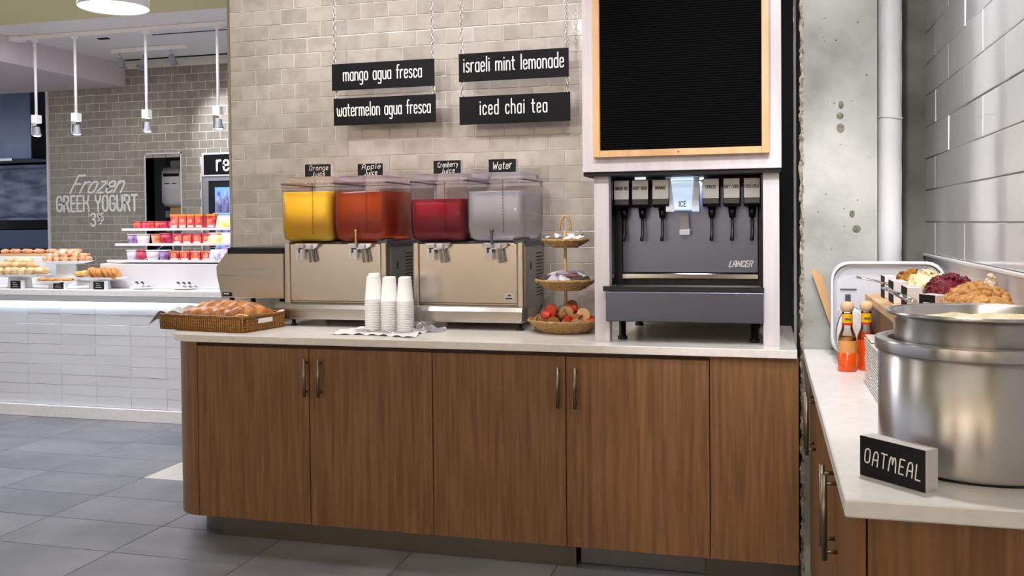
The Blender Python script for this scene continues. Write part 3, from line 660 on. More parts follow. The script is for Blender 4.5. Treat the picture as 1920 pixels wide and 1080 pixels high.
# ================================================================== JUICE DISPENSERS
def rrect(x0, x1, y0, y1, r, n=4):
    pts = []
    for cx, cy, a0 in ((x1-r, y0+r, -PI/2), (x1-r, y1-r, 0), (x0+r, y1-r, PI/2), (x0+r, y0+r, PI)):
        for i in range(n+1):
            a = a0+PI/2*i/n; pts.append((cx+r*math.cos(a), cy+r*math.sin(a)))
    return pts
def loft(mb, rings, capb=True, capt=True, smooth=True):
    n = len(rings[0][0]); vs = []
    for pts, z in rings: vs += [(p[0], p[1], z) for p in pts]
    fs = [(k*n+i, k*n+(i+1) % n, (k+1)*n+(i+1) % n, (k+1)*n+i) for k in range(len(rings)-1) for i in range(n)]
    mb.add(vs, fs, smooth)
    if capb: mb.add(vs[:n], [tuple(range(n-1, -1, -1))])
    if capt: mb.add(vs[-n:], [tuple(range(n))])
    return mb
def dispenser(x0, x1, label, bowls):
    t = thing('juice_dispenser', label, 'drink dispenser', ((x0+x1)/2, 4.2, .9), 'twin-bowl juice dispensers')
    yf, yb = 4.02, 4.41
    part('body', MB().box(x0+.016, x1-.016, yf+.012, yb, .935, 1.270), 'steel_warm', t, .003)
    part('front_panel', MB().box(x0+.03, x1-.03, yf, yf+.012, 1.015, 1.288), 'steel', t, .003)
    part('left_post', MB().prism(rrect(x0, x0+.03, yf-.006, yf+.05, .008), 'z', .985, 1.29), 'steel_warm', t)
    part('right_post', MB().prism(rrect(x1-.03, x1, yf-.006, yf+.05, .008), 'z', .985, 1.29), 'steel_warm', t)
    sd = part('side_panel', MB().box(x1-.016, x1, yf+.05, yb, .985, 1.275), 'side_steel', t, .003)
    mb = MB()
    for k in range(13): mb.box(x1-.001, x1+.0012, 4.255, 4.375, 1.035+k*.0165, 1.0395+k*.0165)
    part('vent_slots', mb, 'black_matte', sd)
    part('switch', MB().box(x1-.001, x1+.003, 4.145, 4.155, 1.165, 1.20), 'black_gloss', sd)
    part('top_cap', MB().box(x0+.005, x1+.004, yf+.03, yb+.01, 1.272, 1.298), 'grey_cap', t, .006, 2)
    part('corner_cap', MB().box(x1-.048, x1+.004, yf-.004, yf+.10, 1.287, 1.316), 'grey_cap', t, .006, 2)
    part('drip_tray', MB().prism([(3.962, .934), (3.962, .984), (3.972, 1.006), (4.02, 1.010), (4.05, .99), (4.05, .934)], 'x', x0-.028, x1+.006), 'steel_h', t, .004, 2)
    part('tray_end', MB().box(x1+.006, x1+.012, 3.968, 4.045, .94, 1.0), 'grey_cap', t, .002)
    for fx in (x0+.055, x1-.012):
        for fy in (4.0, 4.36):
            part('foot', MB().lathe([(.017, 0), (.017, .006), (.009, .009), (.009, .045)], 10, (fx, fy, .9)), 'black_plastic', t)
    bw = (x1-x0+.02)/2
    for i, (juice, zl, mat, handle) in enumerate(bowls):
        a = x0-.006+bw*i+.002; b = a+bw-.004; y0, y1 = 3.985, 4.37
        bo = part('bowl', loft(MB(), [(rrect(a+.03, b-.02, y0+.04, y1-.03, .03), 1.297), (rrect(a+.006, b-.006, y0+.012, y1-.01, .035), 1.312), (rrect(a, b, y0, y1, .035), 1.36), (rrect(a-.001, b+.001, y0-.002, y1+.002, .035), 1.572)], True, False), 'clear_plastic', t)
        part('bowl_rim', MB().tube([(p[0], p[1], 1.572) for p in rrect(a-.002, b+.002, y0-.004, y1+.004, .037)], .004, 5, True), 'clear_plastic', bo)
        part('juice', loft(MB(), [(rrect(a+.034, b-.024, y0+.044, y1-.034, .028), 1.301), (rrect(a+.010, b-.010, y0+.016, y1-.014, .033), 1.315), (rrect(a+.004, b-.004, y0+.004, y1-.004, .033), 1.36), (rrect(a+.004, b-.004, y0+.003, y1-.003, .033), zl)]), mat, bo, label=juice)
        # clear lid in steps
        part('lid', loft(MB(), [(rrect(a-.003, b+.003, y0-.005, y1+.005, .038), 1.574), (rrect(a-.003, b+.003, y0-.005, y1+.005, .038), 1.586), (rrect(a+.012, b-.012, y0+.012, y1-.012, .034), 1.588), (rrect(a+.014, b-.014, y0+.014, y1-.014, .034), 1.606)], False, True, False), 'clear_lid', t)
        sx = a+bw*.64
        sc = MB().box(sx-.0006, sx+.0006, y0-.0045, y0-.0035, 1.33, 1.575)
        for k in range(16): sc.box(sx-(.006 if k % 5 == 0 else .003), sx+(.006 if k % 5 == 0 else .003), y0-.0045, y0-.0035, 1.342+k*.0145, 1.3435+k*.0145)
        part('scale_marks', sc, 'ink', bo)
        c = (a+b)/2
        v = part('valve', MB().prism([(c-.065, 1.292), (c-.055, 1.272), (c-.03, 1.262), (c+.03, 1.262), (c+.055, 1.276), (c+.06, 1.292)], 'y', 3.992, 4.018), 'steel_bright', t, .003)
        part('valve_block', MB().box(c-.048, c-.012, 3.975, 4.0, 1.268, 1.288).box(c+.0, c+.028, 3.98, 4.0, 1.264, 1.286), 'silver_print', v, .003)
        for k in range(2): part('paddle', MB().box(c-.046+k*.022, c-.034+k*.022, 3.972, 3.976, 1.214, 1.262), 'silver_print', v, .001)
        part('spout', MB().lathe([(.008, 0), (.009, .03), (.013, .034)], 10, (c-.030, 3.985, 1.246)), 'grey_cap', v)
        part('lever', MB().prism([(c+.008, 1.27), (c+.018, 1.27), (c+.026, 1.20), (c+.014, 1.20)], 'y', 3.992, 3.997).prism([(c+.022, 1.27), (c+.030, 1.27), (c+.042, 1.205), (c+.032, 1.205)], 'y', 3.994, 3.999), 'steel_dull', v)
        if handle: part('pump_pin', MB().lathe([(.0065, 0), (.0065, .055), (.009, .056), (.009, .066), (.004, .069)], 10, (c-.012, 3.976, 1.286)), handle, t)
    return t
dispenser(-2.235, -1.708, 'juice dispenser on the left holding orange juice and apple juice', [('bright yellow orange juice', 1.535, 'orange_juice', None), ('amber apple juice', 1.532, 'apple_juice', 'brass')])
d2 = dispenser(-1.577, -1.050, 'juice dispenser on the right holding cranberry juice and water', [('deep red cranberry juice', 1.490, 'cranberry_juice', None), ('clear water', 1.522, 'water_fill', 'steel_dull')])
part('maker_plate', MB().box(-1.142, -1.098, 4.0192, 4.0205, 1.028, 1.062), 'silver_print', d2)
for k in range(2): part('maker_plate_mark', MB().box(-1.136+.012*k, -1.104-.006*k, 4.0182, 4.0192, 1.036+.014*k, 1.042+.014*k), 'ink', d2)
# chalk signs on the bowls
CH = [(('Orange', 'Juice'), -2.205, -2.066, 1.6065, 1.676, 'small chalkboard block reading Orange Juice on the yellow bowl'),
      (('Apple', 'Juice'), -1.922, -1.790, 1.6065, 1.672, 'small chalkboard block reading Apple Juice on the amber bowl'),
      (('Cranberry', 'Juice'), -1.530, -1.394, 1.6065, 1.677, 'small chalkboard block reading Cranberry Juice on the red bowl'),
      (('Water',), -1.256, -1.124, 1.6065, 1.676, 'small chalkboard block reading Water on the clear bowl')]
for (words, x0, x1, z0, z1, lab) in CH:
    t = thing('chalk_sign', lab, 'sign', ((x0+x1)/2, 4.2, z0), 'chalkboard blocks on the juice bowls')
    part('block', MB().box(x0, x1, 4.182, 4.212, z0, z1), 'white_paint', t, .001)
    part('slate', MB().box(x0-.0005, x1-.001, 4.1795, 4.182, z0+.0005, z1+.0003), 'chalkboard', t)
    w = x1-x0; n = len(words)
    for k, wd in enumerate(words):
        fr = .74 if k == 0 else .56
        if n == 1: M = plane_y(x0+w*.14, 4.179, z0+.022); hh = .034; fr = .70
        else: M = plane_y(x0+w*(.16 if k == 0 else .26), 4.179, z0+(.038 if k == 0 else .009)); hh = .024
        part('chalk_lettering', lettering(wd, M @ Matrix.Rotation(.05, 4, 'Z'), hh, w*fr*(.92 if k else 1), .11, .14, .12, .05), 'chalk', t, fix=False)

# ================================================================== STEEL TOASTER BEHIND THE BREAD
t = thing('conveyor_toaster', 'brushed steel countertop toaster with sloping front behind the bread basket', 'toaster', (-2.46, 4.25, .9))
prof = [(-2.590, 1.262), (-2.285, 1.262), (-2.285, 1.018), (-2.637, 1.018), (-2.662, 1.13), (-2.664, 1.175)]
part('housing', MB().prism(prof, 'y', 4.10, 4.38), 'steel_warm', t, .004)
part('top_strip', MB().box(-2.592, -2.283, 4.094, 4.385, 1.238, 1.266), 'black_matte', t)
part('top_plate', MB().box(-2.595, -2.28, 4.12, 4.40, 1.266, 1.272), 'steel_dull', t)
part('embossed_badge', MB().prism([(-2.53, 1.138), (-2.52, 1.158), (-2.345, 1.166), (-2.345, 1.138), (-2.39, 1.118), (-2.52, 1.118)], 'y', 4.0985, 4.104), 'steel', t, .001)
part('seam', MB().box(-2.645, -2.53, 4.0985, 4.101, 1.1275, 1.130), 'steel_bright', t)
part('seam', MB().box(-2.345, -2.285, 4.0985, 4.101, 1.158, 1.1605), 'steel_bright', t)
part('rating_label', MB().box(-2.628, -2.575, 4.098, 4.101, 1.026, 1.046), 'ink', t)
part('rating_label_print', MB().box(-2.62, -2.592, 4.0972, 4.098, 1.036, 1.041), 'chalk', t)
for x in (-2.60, -2.32):
    for y in (4.14, 4.34): part('leg', MB().cyl((x, y, .9), (x, y, 1.02), .013, n=10), 'black_plastic', t)

# ================================================================== BREAD BASKET
RB = -.150
def bsk(u, v, z):   # u along the front from its right end (metres, to the left), v into the depth
    c, s_ = math.cos(RB), math.sin(RB)
    return (-2.241-u*c-v*s_, 3.658-u*s_+v*c, z)
t = thing('wicker_basket', 'rectangular brown wicker basket overhanging the left end of the counter', 'basket', bsk(.24, .15, .9))
BL, BD, BH = .495, .295, .068
ring = [bsk(u, v, 0) for u, v in rrect(0, BL, 0, BD, .02, 3)]
per = []
for a, b in zip(ring, ring[1:]+ring[:1]):
    l = math.dist(a, b); m = max(1, int(l/.006))
    per += [tuple(a[k]+(b[k]-a[k])*i/m for k in range(3)) for i in range(m)]
cx = sum(p[0] for p in per)/len(per); cy = sum(p[1] for p in per)/len(per)
mb = MB()
for r in range(10):
    z = .9045+r*.0068; pts = []
    for i, p in enumerate(per):
        k = .0022*math.cos(PI*i+PI*r); d = math.hypot(p[0]-cx, p[1]-cy); g = 1+(z-.9)*.18
        pts.append((cx+(p[0]-cx)*(g+k/d*1), cy+(p[1]-cy)*(g+k/d*1), z))
    mb.tube(pts, .0033, 4, True)
tag(part('weave', mb, 'wicker', t), kind='stuff')
mb = MB()
for i in range(0, len(per), 2):
    p = per[i]; d = math.hypot(p[0]-cx, p[1]-cy); f = lambda z: (cx+(p[0]-cx)*(1+(z-.9)*.18+.0016/d), cy+(p[1]-cy)*(1+(z-.9)*.18+.0016/d), z)
    mb.cyl(f(.902), f(.966), .0027, n=4)
tag(part('stakes', mb, 'wicker_stake', t), kind='stuff')
part('rim', MB().tube([(cx+(p[0]-cx)*1.018, cy+(p[1]-cy)*1.018, .969) for p in per[::3]], .0055, 6, True), 'wicker', t)
part('floor_mat', MB().prism([bsk(u, v, 0)[:2] for u, v in rrect(.004, BL-.004, .004, BD-.004, .02, 3)], 'z', .901, .906), 'wicker', t)
hp = [bsk(-.010, v, 0) for v in (.085, .185)]
part('hand_hole', MB().prism([(hp[0][0], hp[0][1]), (hp[1][0], hp[1][1]), (hp[1][0]+.002, hp[1][1]), (hp[0][0]+.002, hp[0][1])], 'z', .936, .957), 'napkin', t, label='white lining showing through the hand hole')
# cloth lining
def cloth(fn, nx, ny, name, mat, label, cat, parent=None):
    mb = MB().grid(nx, ny, fn)
    return solo(name, mb, mat, label, cat, fix=False)
def lin_fn(u, v):
    uu = -.004+u*(BL+.008); vv = .008+v*.28
    edge = max(abs(u-.5), abs(v-.5))*2
    z = .921+.052*max(0, edge-.72)/.28+.006*math.sin(u*31+v*7)*(.3+edge)
    return bsk(uu, vv, z)
cloth(lin_fn, 60, 30, 'basket_liner', 'napkin', 'white crumpled cloth lining the bread basket', 'cloth')
def flap_fn(u, v):
    x = BL-.03+u*.115; z = .973+.010*math.sin(v*9+u*5)-.09*max(0, u-.38)**1.4+(.012 if v > .6 else 0)*math.sin(u*14)
    return bsk(x, .02+v*.20, z+.014*v*math.sin(u*3.1))
cloth(flap_fn, 24, 20, 'basket_napkin', 'napkin_grey', 'grey napkin corner hanging over left end of the bread basket', 'napkin')
def loaf(c, L, R, Hh, rz, n_br, name, label, group, mat='bread', tilt=0):
    mb = MB(); nu, nv = 64, 20
    M = Matrix.Translation(c) @ Matrix.Rotation(rz, 4, 'Z') @ Matrix.Rotation(tilt, 4, 'Y')
    vs = []; fs = []
    for i in range(nu+1):
        s_ = i/nu; x = (s_-.5)*L; env = max(.02, 1-abs(2*s_-1)**2.6)**.6
        for j in range(nv):
            a = 2*PI*j/nv; ph = s_*n_br*PI*2
            br = .93+.24*abs(math.sin(ph*.5+a*1.0))+.06*math.sin(ph-2*a)
            z = Hh*env*br*math.sin(a)
            vs.append((x, R*env*br*math.cos(a), z if z > -Hh*.55 else -Hh*.55))
    for i in range(nu):
        for j in range(nv):
            k = (j+1) % nv; fs.append((i*nv+j, i*nv+k, (i+1)*nv+k, (i+1)*nv+j))
    fs += [tuple(range(nv-1, -1, -1)), tuple(range(nu*nv, nu*nv+nv))]
    mb.add(vs, fs, True, M)
    return solo(name, mb, mat, label, 'bread', group)
gb = 'loaves in the wicker basket'
loaf(bsk(.235, .085, .962), .40, .052, .040, -RB*-1+PI, 6, 'bread_loaf', 'long braided golden loaf at the front of the wicker basket', gb)
loaf(bsk(.235, .185, .976), .42, .055, .046, -RB*-1+.06, 6, 'bread_loaf', 'long braided golden loaf at the back of the wicker basket', gb)
loaf(bsk(.075, .135, .972), .25, .040, .034, 1.15, 4, 'bread_loaf', 'short brown loaf lying across the right end of the wicker basket', gb, tilt=.05)
loaf(bsk(.060, .055, .955), .10, .03, .022, .25, 2, 'bread_slice', 'pale cut end of bread at right front corner of basket', gb, 'bread_pale')

# ================================================================== FOAM CUPS ON A NAPKIN
cupm = MB().lathe([(.0372, 0), (.0372, .004), (.0350, .0046), (.0265, .102), (.0250, .106), (.0, .106)], 20, capb=False).lathe([(.0350, .001), (.0250, .098), (.0, .098)], 16, capb=False).mesh('foam_cup'); cupm.materials.append(MATS['foam_white'])
PN = ['left', 'middle', 'right']
for row, yy in enumerate((3.845, 3.922)):
    for k in range(3):
        cxp = -1.702+.0758*k-(.026 if row else 0)
        num = 19 if row == 0 else 18
        if row == 0 and k != 0: num = 18
        if row == 1 and k == 0: num = 20
        for q in range(num):
            o = put('foam_cup', cupm, None, None, (cxp+random.uniform(-.0006, .0006), yy, .9055+q*.0076))
            o.rotation_euler.z = q*.7
            side = 'front' if row == 0 else 'back'
            if q == num-1: lab = f'upturned white foam cup on top of the {PN[k]} stack in the {side} row'
            else: lab = f'white foam cup, {NTH[q]} from the bottom in the {side} {PN[k]} stack'
            tag(o, lab, 'cup', f'foam cups in the {side} {PN[k]} stack')
def nap_fn(u, v):
    x = -1.845+u*.40; y = 3.665+.03*math.sin(u*4)+v*.265
    z = .9012+.0014*math.sin(u*23+v*11)+.0014*math.sin(v*27)
    e = min(u, 1-u, v, 1-v)
    if e < .12: z += .007*(.5+.5*math.sin(u*40+v*23))*(1-e/.12)
    return (x+.012*math.sin(v*9), y, max(.9008, z))
cloth(nap_fn, 50, 36, 'napkin', 'napkin', 'white cloth napkin spread under the foam cups', 'napkin')
def wrap_fn(u, v):
    a = u*PI
    r = .024*(1+.25*math.sin(v*13)+.2*math.sin(u*9+v*17))*(1-.55*v)
    return (-1.505+v*.12, 3.885+.03*math.cos(a)+.02*math.sin(v*7), .903+1.3*r*math.sin(a))
cloth(wrap_fn, 16, 22, 'plastic_sleeve', 'clear_wrap', 'crumpled clear plastic sleeve lying beside the foam cups', 'plastic sleeve')
def fold_fn(u, v):
    return (-1.77+u*.27, 3.772+.012*math.sin(u*8)+v*.03, .9035+.012*math.sin(v*PI)*(.6+.4*math.sin(u*13)))
cloth(fold_fn, 40, 8, 'plastic_sleeve', 'clear_wrap', 'clear plastic bag folded along the front of the foam cups', 'plastic sleeve')

# ================================================================== TIERED SNACK BASKETS
TX, TY = -.852, 3.985
t = thing('tiered_basket_stand', 'three-tier seagrass basket stand with a looped rope handle', 'basket stand', (TX, TY, .9))
def coil_basket(z0, h, r0, r1):
    mb = MB(); n = max(4, int(h/.0085)); seg = 48
    for i in range(n+1):
        f = i/n; r = r0+(r1-r0)*f**.8; z = z0+.006+(h-.008)*f
        mb.tube([(TX+(r+.0022*math.sin(13*a+i*2.1))*math.cos(a), TY+(r+.0022*math.sin(13*a+i*2.1))*math.sin(a), z+.0012*math.sin(17*a+i)) for a in (2*PI*k/seg for k in range(seg))], .0062, 5, True)
    mb.lathe([(.001, 0), (r0, 0), (r0, .008), (.001, .008)], 24, (TX, TY, z0))
    return mb
for (z0, h, r0, r1) in ((.9, .056, .100, .163), (1.083, .046, .070, .130), (1.268, .036, .052, .099)):
    part('basket', coil_basket(z0, h, r0, r1), 'seagrass', t)
part('pole', MB().cyl((TX, TY, .905), (TX, TY, 1.345), .007, n=8), 'rope', t)
part('loop_handle', MB().tube([(TX+.024*math.cos(a)*(1 if a else 1), TY, 1.345+.062*math.sin(a)**.8 if math.sin(a) > 0 else 1.345) for a in (PI*k/14 for k in range(15))], [.0048 if k % 2 else .006 for k in range(15)], 6), 'rope', t)
# creamers and packets
def creamer(c, e, mat, k, label):
    M = Matrix.Translation(c) @ Euler(e).to_matrix().to_4x4()
    t = bpy.data.objects.new('creamer_cup', None); COL.objects.link(t); t.matrix_world = M; t.empty_display_size = .02; ORG[t] = Vector((0, 0, 0))
    tag(t, label, 'creamer', 'creamers in the bottom basket')
    part('cup', MB().lathe([(.016, 0), (.023, .030), (.0285, .031)], 12, smooth=False), mat, t, world=False)
    part('foil_lid', MB().lathe([(.0295, .0315), (.0295, .033)], 12), ('red_foil', 'kraft', 'red_foil', 'silver_print', 'brown_cup')[k % 5], t, world=False)
CRP = ['at the left rim', 'left of the pole', 'beside the pole', 'right of the pole', 'at the right rim']
i = 0
for lay, (n, rr, zz) in enumerate(((13, .108, .938), (9, .082, .962), (6, .048, .990))):
    for k in range(n):
        a = 2*PI*k/n+lay*.4; x = TX+rr*math.cos(a); y = TY+rr*math.sin(a)*.9
        e = (random.uniform(.9, 2.3), random.uniform(-.6, .6), random.uniform(-2.6, 2.6))
        pos = CRP[min(4, max(0, int((x-TX+.15)/.06)))]; dp = 'front' if y < TY-.03 else ('back' if y > TY+.03 else 'middle')
        creamer((x, y, zz+.012), e, 'brown_cup' if i % 3 else 'red_foil', i, f'single-serve creamer {pos}, {dp} of bottom basket, {NTH[k]} in its {("lower", "upper", "top")[lay]} ring'); i += 1
def packet(name, c, e, w, h, mat, label, cat, group, th=.004):
    mb = MB()
    def fn(s_):
        return lambda u, v: ((u-.5)*w, (v-.5)*h, s_*th*math.sin(PI*u)**.5*math.sin(PI*v)**.5+.0006*s_)
    mb.grid(6, 6, fn(1)).grid(6, 6, fn(-1))
    me = mb.mesh(name, 0, 1, (0, 0, 0)); o = put(name, me, mat); o.location = c; o.rotation_euler = e
    return tag(o, label, cat, group)
i = 0
for lay, (n, rr, zz) in enumerate(((12, .094, 1.135), (9, .062, 1.148), (5, .035, 1.160))):
    for k in range(n):
        a = 2*PI*k/n+lay*.3+.2
        m = ['lilac_paper', 'grey_paper', 'lilac_paper', 'pink_paper', 'sugar_paper'][(k+lay) % 5 if (k+lay) % 5 != 3 or k % 2 else 0]
        packet('tea_bag', (TX+rr*math.cos(a), TY+rr*math.sin(a), zz), (random.uniform(-.7, .7), random.uniform(-.6, .6), random.uniform(0, 3)), .056, .046, m,
               f'wrapped tea bag in the middle basket, {["outer ring", "inner ring", "top"][lay]}, {NTH[k]} counted round from the right', 'tea bag', 'tea bags in the middle basket'); i += 1
for k in range(15):
    a = 2*PI*k/11; rr = .068 if k < 11 else .03
    packet('sugar_packet', (TX+rr*math.cos(a), TY+rr*math.sin(a), 1.308+(.006 if k > 10 else 0)+random.uniform(0, .008)), (random.uniform(-.6, .6), random.uniform(-.6, .6), random.uniform(0, 3)), .046, .03, 'sugar_paper',
           f'white paper sugar packet in the top basket, {NTH[k]} counted round from the right', 'sugar packet', 'sugar packets in the top basket')

# ================================================================== RIGHT COUNTER
solo('side_worktop', MB().box(.127, .586, 1.678, 3.615, .868, .90), 'quartz_cool', 'near pale stone worktop running back to the concrete column', 'worktop', bevel=.003)
t = thing('side_cabinet', 'oak cabinet under the near worktop, at lower right', 'cabinet', (.36, 2.6, .0))
part('body', MB().box(.172, .58, 1.722, 3.60, .10, .867), 'wood_dark', t)
part('end_panel', MB().box(.166, .58, 1.700, 1.722, .06, .862), 'wood', t, .001)
part('corner_post', MB().box(.146, .163, 1.702, 1.74, .06, .866), 'wood_edge', t, .001)
for y0, y1, hy in ((1.745, 2.243, 2.20), (2.247, 2.72, 2.29), (2.724, 3.215, 3.175), (3.219, 3.60, 3.262)):
    d = part('door', MB().box(.150, .170, y0, y1, .094, .860), 'wood', t, .001)
    bar_handle(d, .150, hy, .61, .805, 'x')
part('plinth', MB().box(.2, .58, 1.76, 3.6, 0, .10), 'toe_steel', t)

# ---- oatmeal pot: outer warmer and inner pot
PX, PY = .397, 1.985
t = thing('soup_warmer', 'large round brushed steel food warmer on the near worktop', 'pot', (PX, PY, .9))
part('body', MB().lathe([(.172, 0), (.180, .004), (.1835, .012), (.1835, .223), (.176, .225), (.174, .10), (.0, .098)], 72, (PX, PY, .904)), 'pot_steel', t)
part('base_ring', MB().lathe([(.172, 0), (.172, .006)], 48, (PX, PY, .90)), 'black_plastic', t)
part('rim', MB().lathe([(.1835, 0), (.1885, .0006), (.1892, .0014), (.1895, .0025), (.1895, .0195), (.1892, .0215), (.1885, .0225), (.187, .023), (.168, .023), (.1665, .022), (.166, .020), (.166, .0)], 72, (PX, PY, 1.122), capb=False, capt=False), 'pot_steel', t)
part('inner_well', MB().lathe([(.166, .0), (.166, -.05), (.05, -.055)], 48, (PX, PY, 1.125), capb=False), 'steel_dull', t)
t = thing('inset_pot', 'shallow steel inset pot of oatmeal sitting inside the round warmer', 'pot', (PX, PY, 1.08))
IX = PX+.005
part('wall', MB().lathe([(.150, 0), (.156, .004), (.159, .06), (.160, .105), (.166, .112), (.173, .113), (.174, .117), (.170, .120), (.157, .116), (.154, .08), (.152, .012)], 72, (IX, PY, 1.08), capb=True, capt=False), 'pot_steel', t)
mb = MB()
def oat(u, v):
    r = .1545*u; a = 2*PI*v
    return (IX+r*math.cos(a), PY+r*math.sin(a), 1.162+.006*(1-u)+(.018*u**8)+.0022*math.sin(31*u+5*math.cos(a*3))+random.uniform(-.0008, .0008))
mb.grid(26, 80, oat)
solo('oatmeal', mb, 'oatmeal', 'cream coloured oatmeal filling the inset pot', 'oatmeal', kind='stuff', fix=False)

# ---- OATMEAL sign
sa = math.atan2(1.746-1.847, .264-.166)
M = Matrix.Translation((.166, 1.847, .9)) @ Matrix.Rotation(sa, 4, 'Z')
t = thing('oatmeal_sign', 'white block with a chalkboard face reading OATMEAL before the pot', 'sign', (.22, 1.79, .9))
mb = MB().box(0, .1405, .0022, .0355, 0, .0745, M); part('block', mb, 'white_paint', t, .0012)
part('slate', MB().box(.0004, .1400, 0, .0022, .0008, .0742, M), 'chalkboard', t)
ML = M @ Matrix(((1, 0, 0, .010), (0, 0, -1, -.0006), (0, 1, 0, .026), (0, 0, 0, 1))) @ Matrix.Rotation(-.05, 4, 'Z')
part('chalk_lettering', lettering('OATMEAL', ML, .027, .122, .10, .16, .06, .04), 'chalk', t, fix=False)

# ---- bottles of hot sauce
def bottle(x, y, fill, label):
    t = thing('hot_sauce_bottle', label, 'bottle', (x, y, .9), 'hot sauce bottles')
    top = [(.0285, .098), (.026, .112), (.018, .130), (.0155, .142), (.0155, .186), (.0135, .190)]
    part('glass', MB().lathe(top, 20, (x, y, .9), capb=False), 'clear_glass', t)
    lo = [(.026, 0), (.0285, .004), (.0285, min(fill, .098))]
    part('sauce', MB().lathe(lo, 20, (x, y, .9), capt=fill < .1), 'hot_sauce', t)
    if fill < .1: part('sauce_film', MB().lathe([(.0285, fill), (.0285, .098), (.0262, .109)], 20, (x, y, .9), capb=False, capt=False), 'hot_sauce_film', t)
    else: part('sauce_shoulder', MB().lathe([(.0282, .098), (.0252, .112), (.0205, .121)], 20, (x, y, .9), capb=False), 'hot_sauce', t)
    n = part('neck_label', MB().lathe([(.0163, .148), (.0163, .182)], 18, (x, y, .9), capb=False, capt=False), 'bottle_label', t)
    part('neck_band', MB().lathe([(.0166, .146), (.0168, .153)], 18, (x, y, .9), capb=False, capt=False), 'label_red', n)
    part('neck_print', MB().box(x-.008, x+.010, y-.0172, y-.0160, 1.063, 1.069), 'label_green', n)
    a0 = -.25
    mb = MB()
    pts = [(.0292*math.cos(a0+.9*i/5), .0292*math.sin(a0+.9*i/5)) for i in range(-2, 6)]
    mb.add([(x+p[0], y+p[1], .915) for p in pts]+[(x+p[0], y+p[1], .985) for p in pts], [(i, i+1, i+9, i+8) for i in range(7)])
    part('body_label', mb, 'bottle_label', t, fix=False)
    part('ball_cap', MB().lathe([(.0135, 0), (.0175, .003), (.0205, .012), (.0195, .024), (.014, .031), (0, .033)], 16, (x, y, 1.088)), 'ball_wood', t, label='round pale wooden stopper')
bottle(.243, 3.115, .060, 'half-empty hot sauce bottle with wooden stopper, the left one')
bottle(.303, 3.150, .11, 'full hot sauce bottle with wooden stopper behind the stacked plates')
# ---- stacked square plates
plm = MB().box(-.076, .076, -.076, .076, 0, .003).box(-.083, .083, -.083, .083, .0032, .0078).mesh('square_plate', .001); plm.materials.append(MATS['plate_white'])
for st, (x, y, n, lab) in enumerate(((.359, 2.832, 17, 'far'), (.359, 2.660, 16, 'near'))):
    for k in range(n):
        o = put('square_plate', plm, None, None, (x+random.uniform(-.0008, .0008), y, .9+k*.0083)); o.rotation_euler.z = .02*math.sin(k)
        tag(o, f'white square plate on top of the {lab} stack beside the warmer' if k == n-1 else f'white square plate, {NTH[k]} from the bottom of the {lab} stack beside the warmer', 'plate', f'square plates in the {lab} stack')
# ---- topping station
t = thing('topping_crate', 'wooden box with pale plank top holding the oatmeal toppings', 'crate', (.46, 2.95, .9))
part('body', MB().box(.334, .585, 2.925, 3.385, .9, 1.103), 'crate_brown', t)
part('overhang', MB().box(.334, .585, 2.215, 2.925, 1.052, 1.103), 'crate_brown', t)
part('leg', MB().box(.54, .585, 2.215, 2.26, .9, 1.052), 'crate_brown', t)
for k in range(6):
    y0 = 2.21+k*.1968; part('plank', MB().box(.322, .586, y0+.0008, y0+.196, 1.103, 1.127), 'pine', t, .0015)
def heap(name, c, rx, ry, h, n, size, mat, label, base=1.135):
    mb = MB()
    mb.lathe([(1, 0), (.92, h*.35), (.7, h*.66), (.4, h*.88), (0, h*.95)], 18, (c[0], c[1], base), sx=rx, sy=ry)
    for v in range(len(mb.v)):
        p = mb.v[v]; mb.v[v] = (c[0]+(p[0]-c[0]), c[1]+(p[1]-c[1]), p[2])
    for k in range(n):
        r = math.sqrt(random.random()); a = random.random()*2*PI
        z = base+h*(1-r**2.0)*.92+random.uniform(-.003, .004)+.010*math.sin(13*r+5*a)*math.sin(7*a+3*r)
        R = Euler((random.uniform(-1, 1), random.uniform(-1, 1), random.uniform(0, 6))).to_matrix().to_4x4()
        mb.ball((0, 0, 0), tuple(s_*random.uniform(.75, 1.25) for s_ in size), 6, 4, Matrix.Translation((c[0]+rx*r*math.cos(a), c[1]+ry*r*math.sin(a), z)) @ R, .12)
    return solo(name, mb, mat, label, 'topping', kind='stuff', fix=False)
BIN = [(3.315, 'raisins', 'raisin', (.009, .006, .005), .062, 'golden brown raisins heaped in the farthest tray', 520, .462, .066, .055),
       (3.180, 'almonds', 'almond', (.012, .006, .002), .066, 'pale slivered almonds heaped beside the raisins', 560, .492, .080, .065),
       (2.860, 'cranberries', 'cranberry', (.011, .008, .006), .072, 'dark red dried cranberries heaped in the middle tray', 800, .500, .082, .150),
       (2.480, 'granola', 'granola', (.013, .011, .009), .068, 'crumbly tan granola heaped in the nearest tray', 700, .494, .086, .150)]
NAMES = {'raisins': 'raisin_heap', 'almonds': 'almond_heap', 'cranberries': 'cranberry_heap', 'granola': 'granola_heap'}
for i, (y, nm, mt, sz, h, lab, n, xc, rx_, bw) in enumerate(BIN):
    tb = thing('topping_tray', f'low white tray under the {nm}', 'tray', (xc, y, 1.1275), 'topping trays')
    part('tray', MB().box(xc-rx_-.004, min(xc+rx_+.004, .584), y-bw-.004, y+bw+.004, 1.1275, 1.146), 'white_plastic', tb, .003)
    heap(NAMES[nm], (xc, y), rx_, bw, h, n, sz, mt, lab, 1.146)
heap('flake_heap', (.562, 2.670), .022, .034, .105, 160, (.010, .008, .003), 'pale_flake', 'pale flakes piled against the white backsplash', 1.1275)
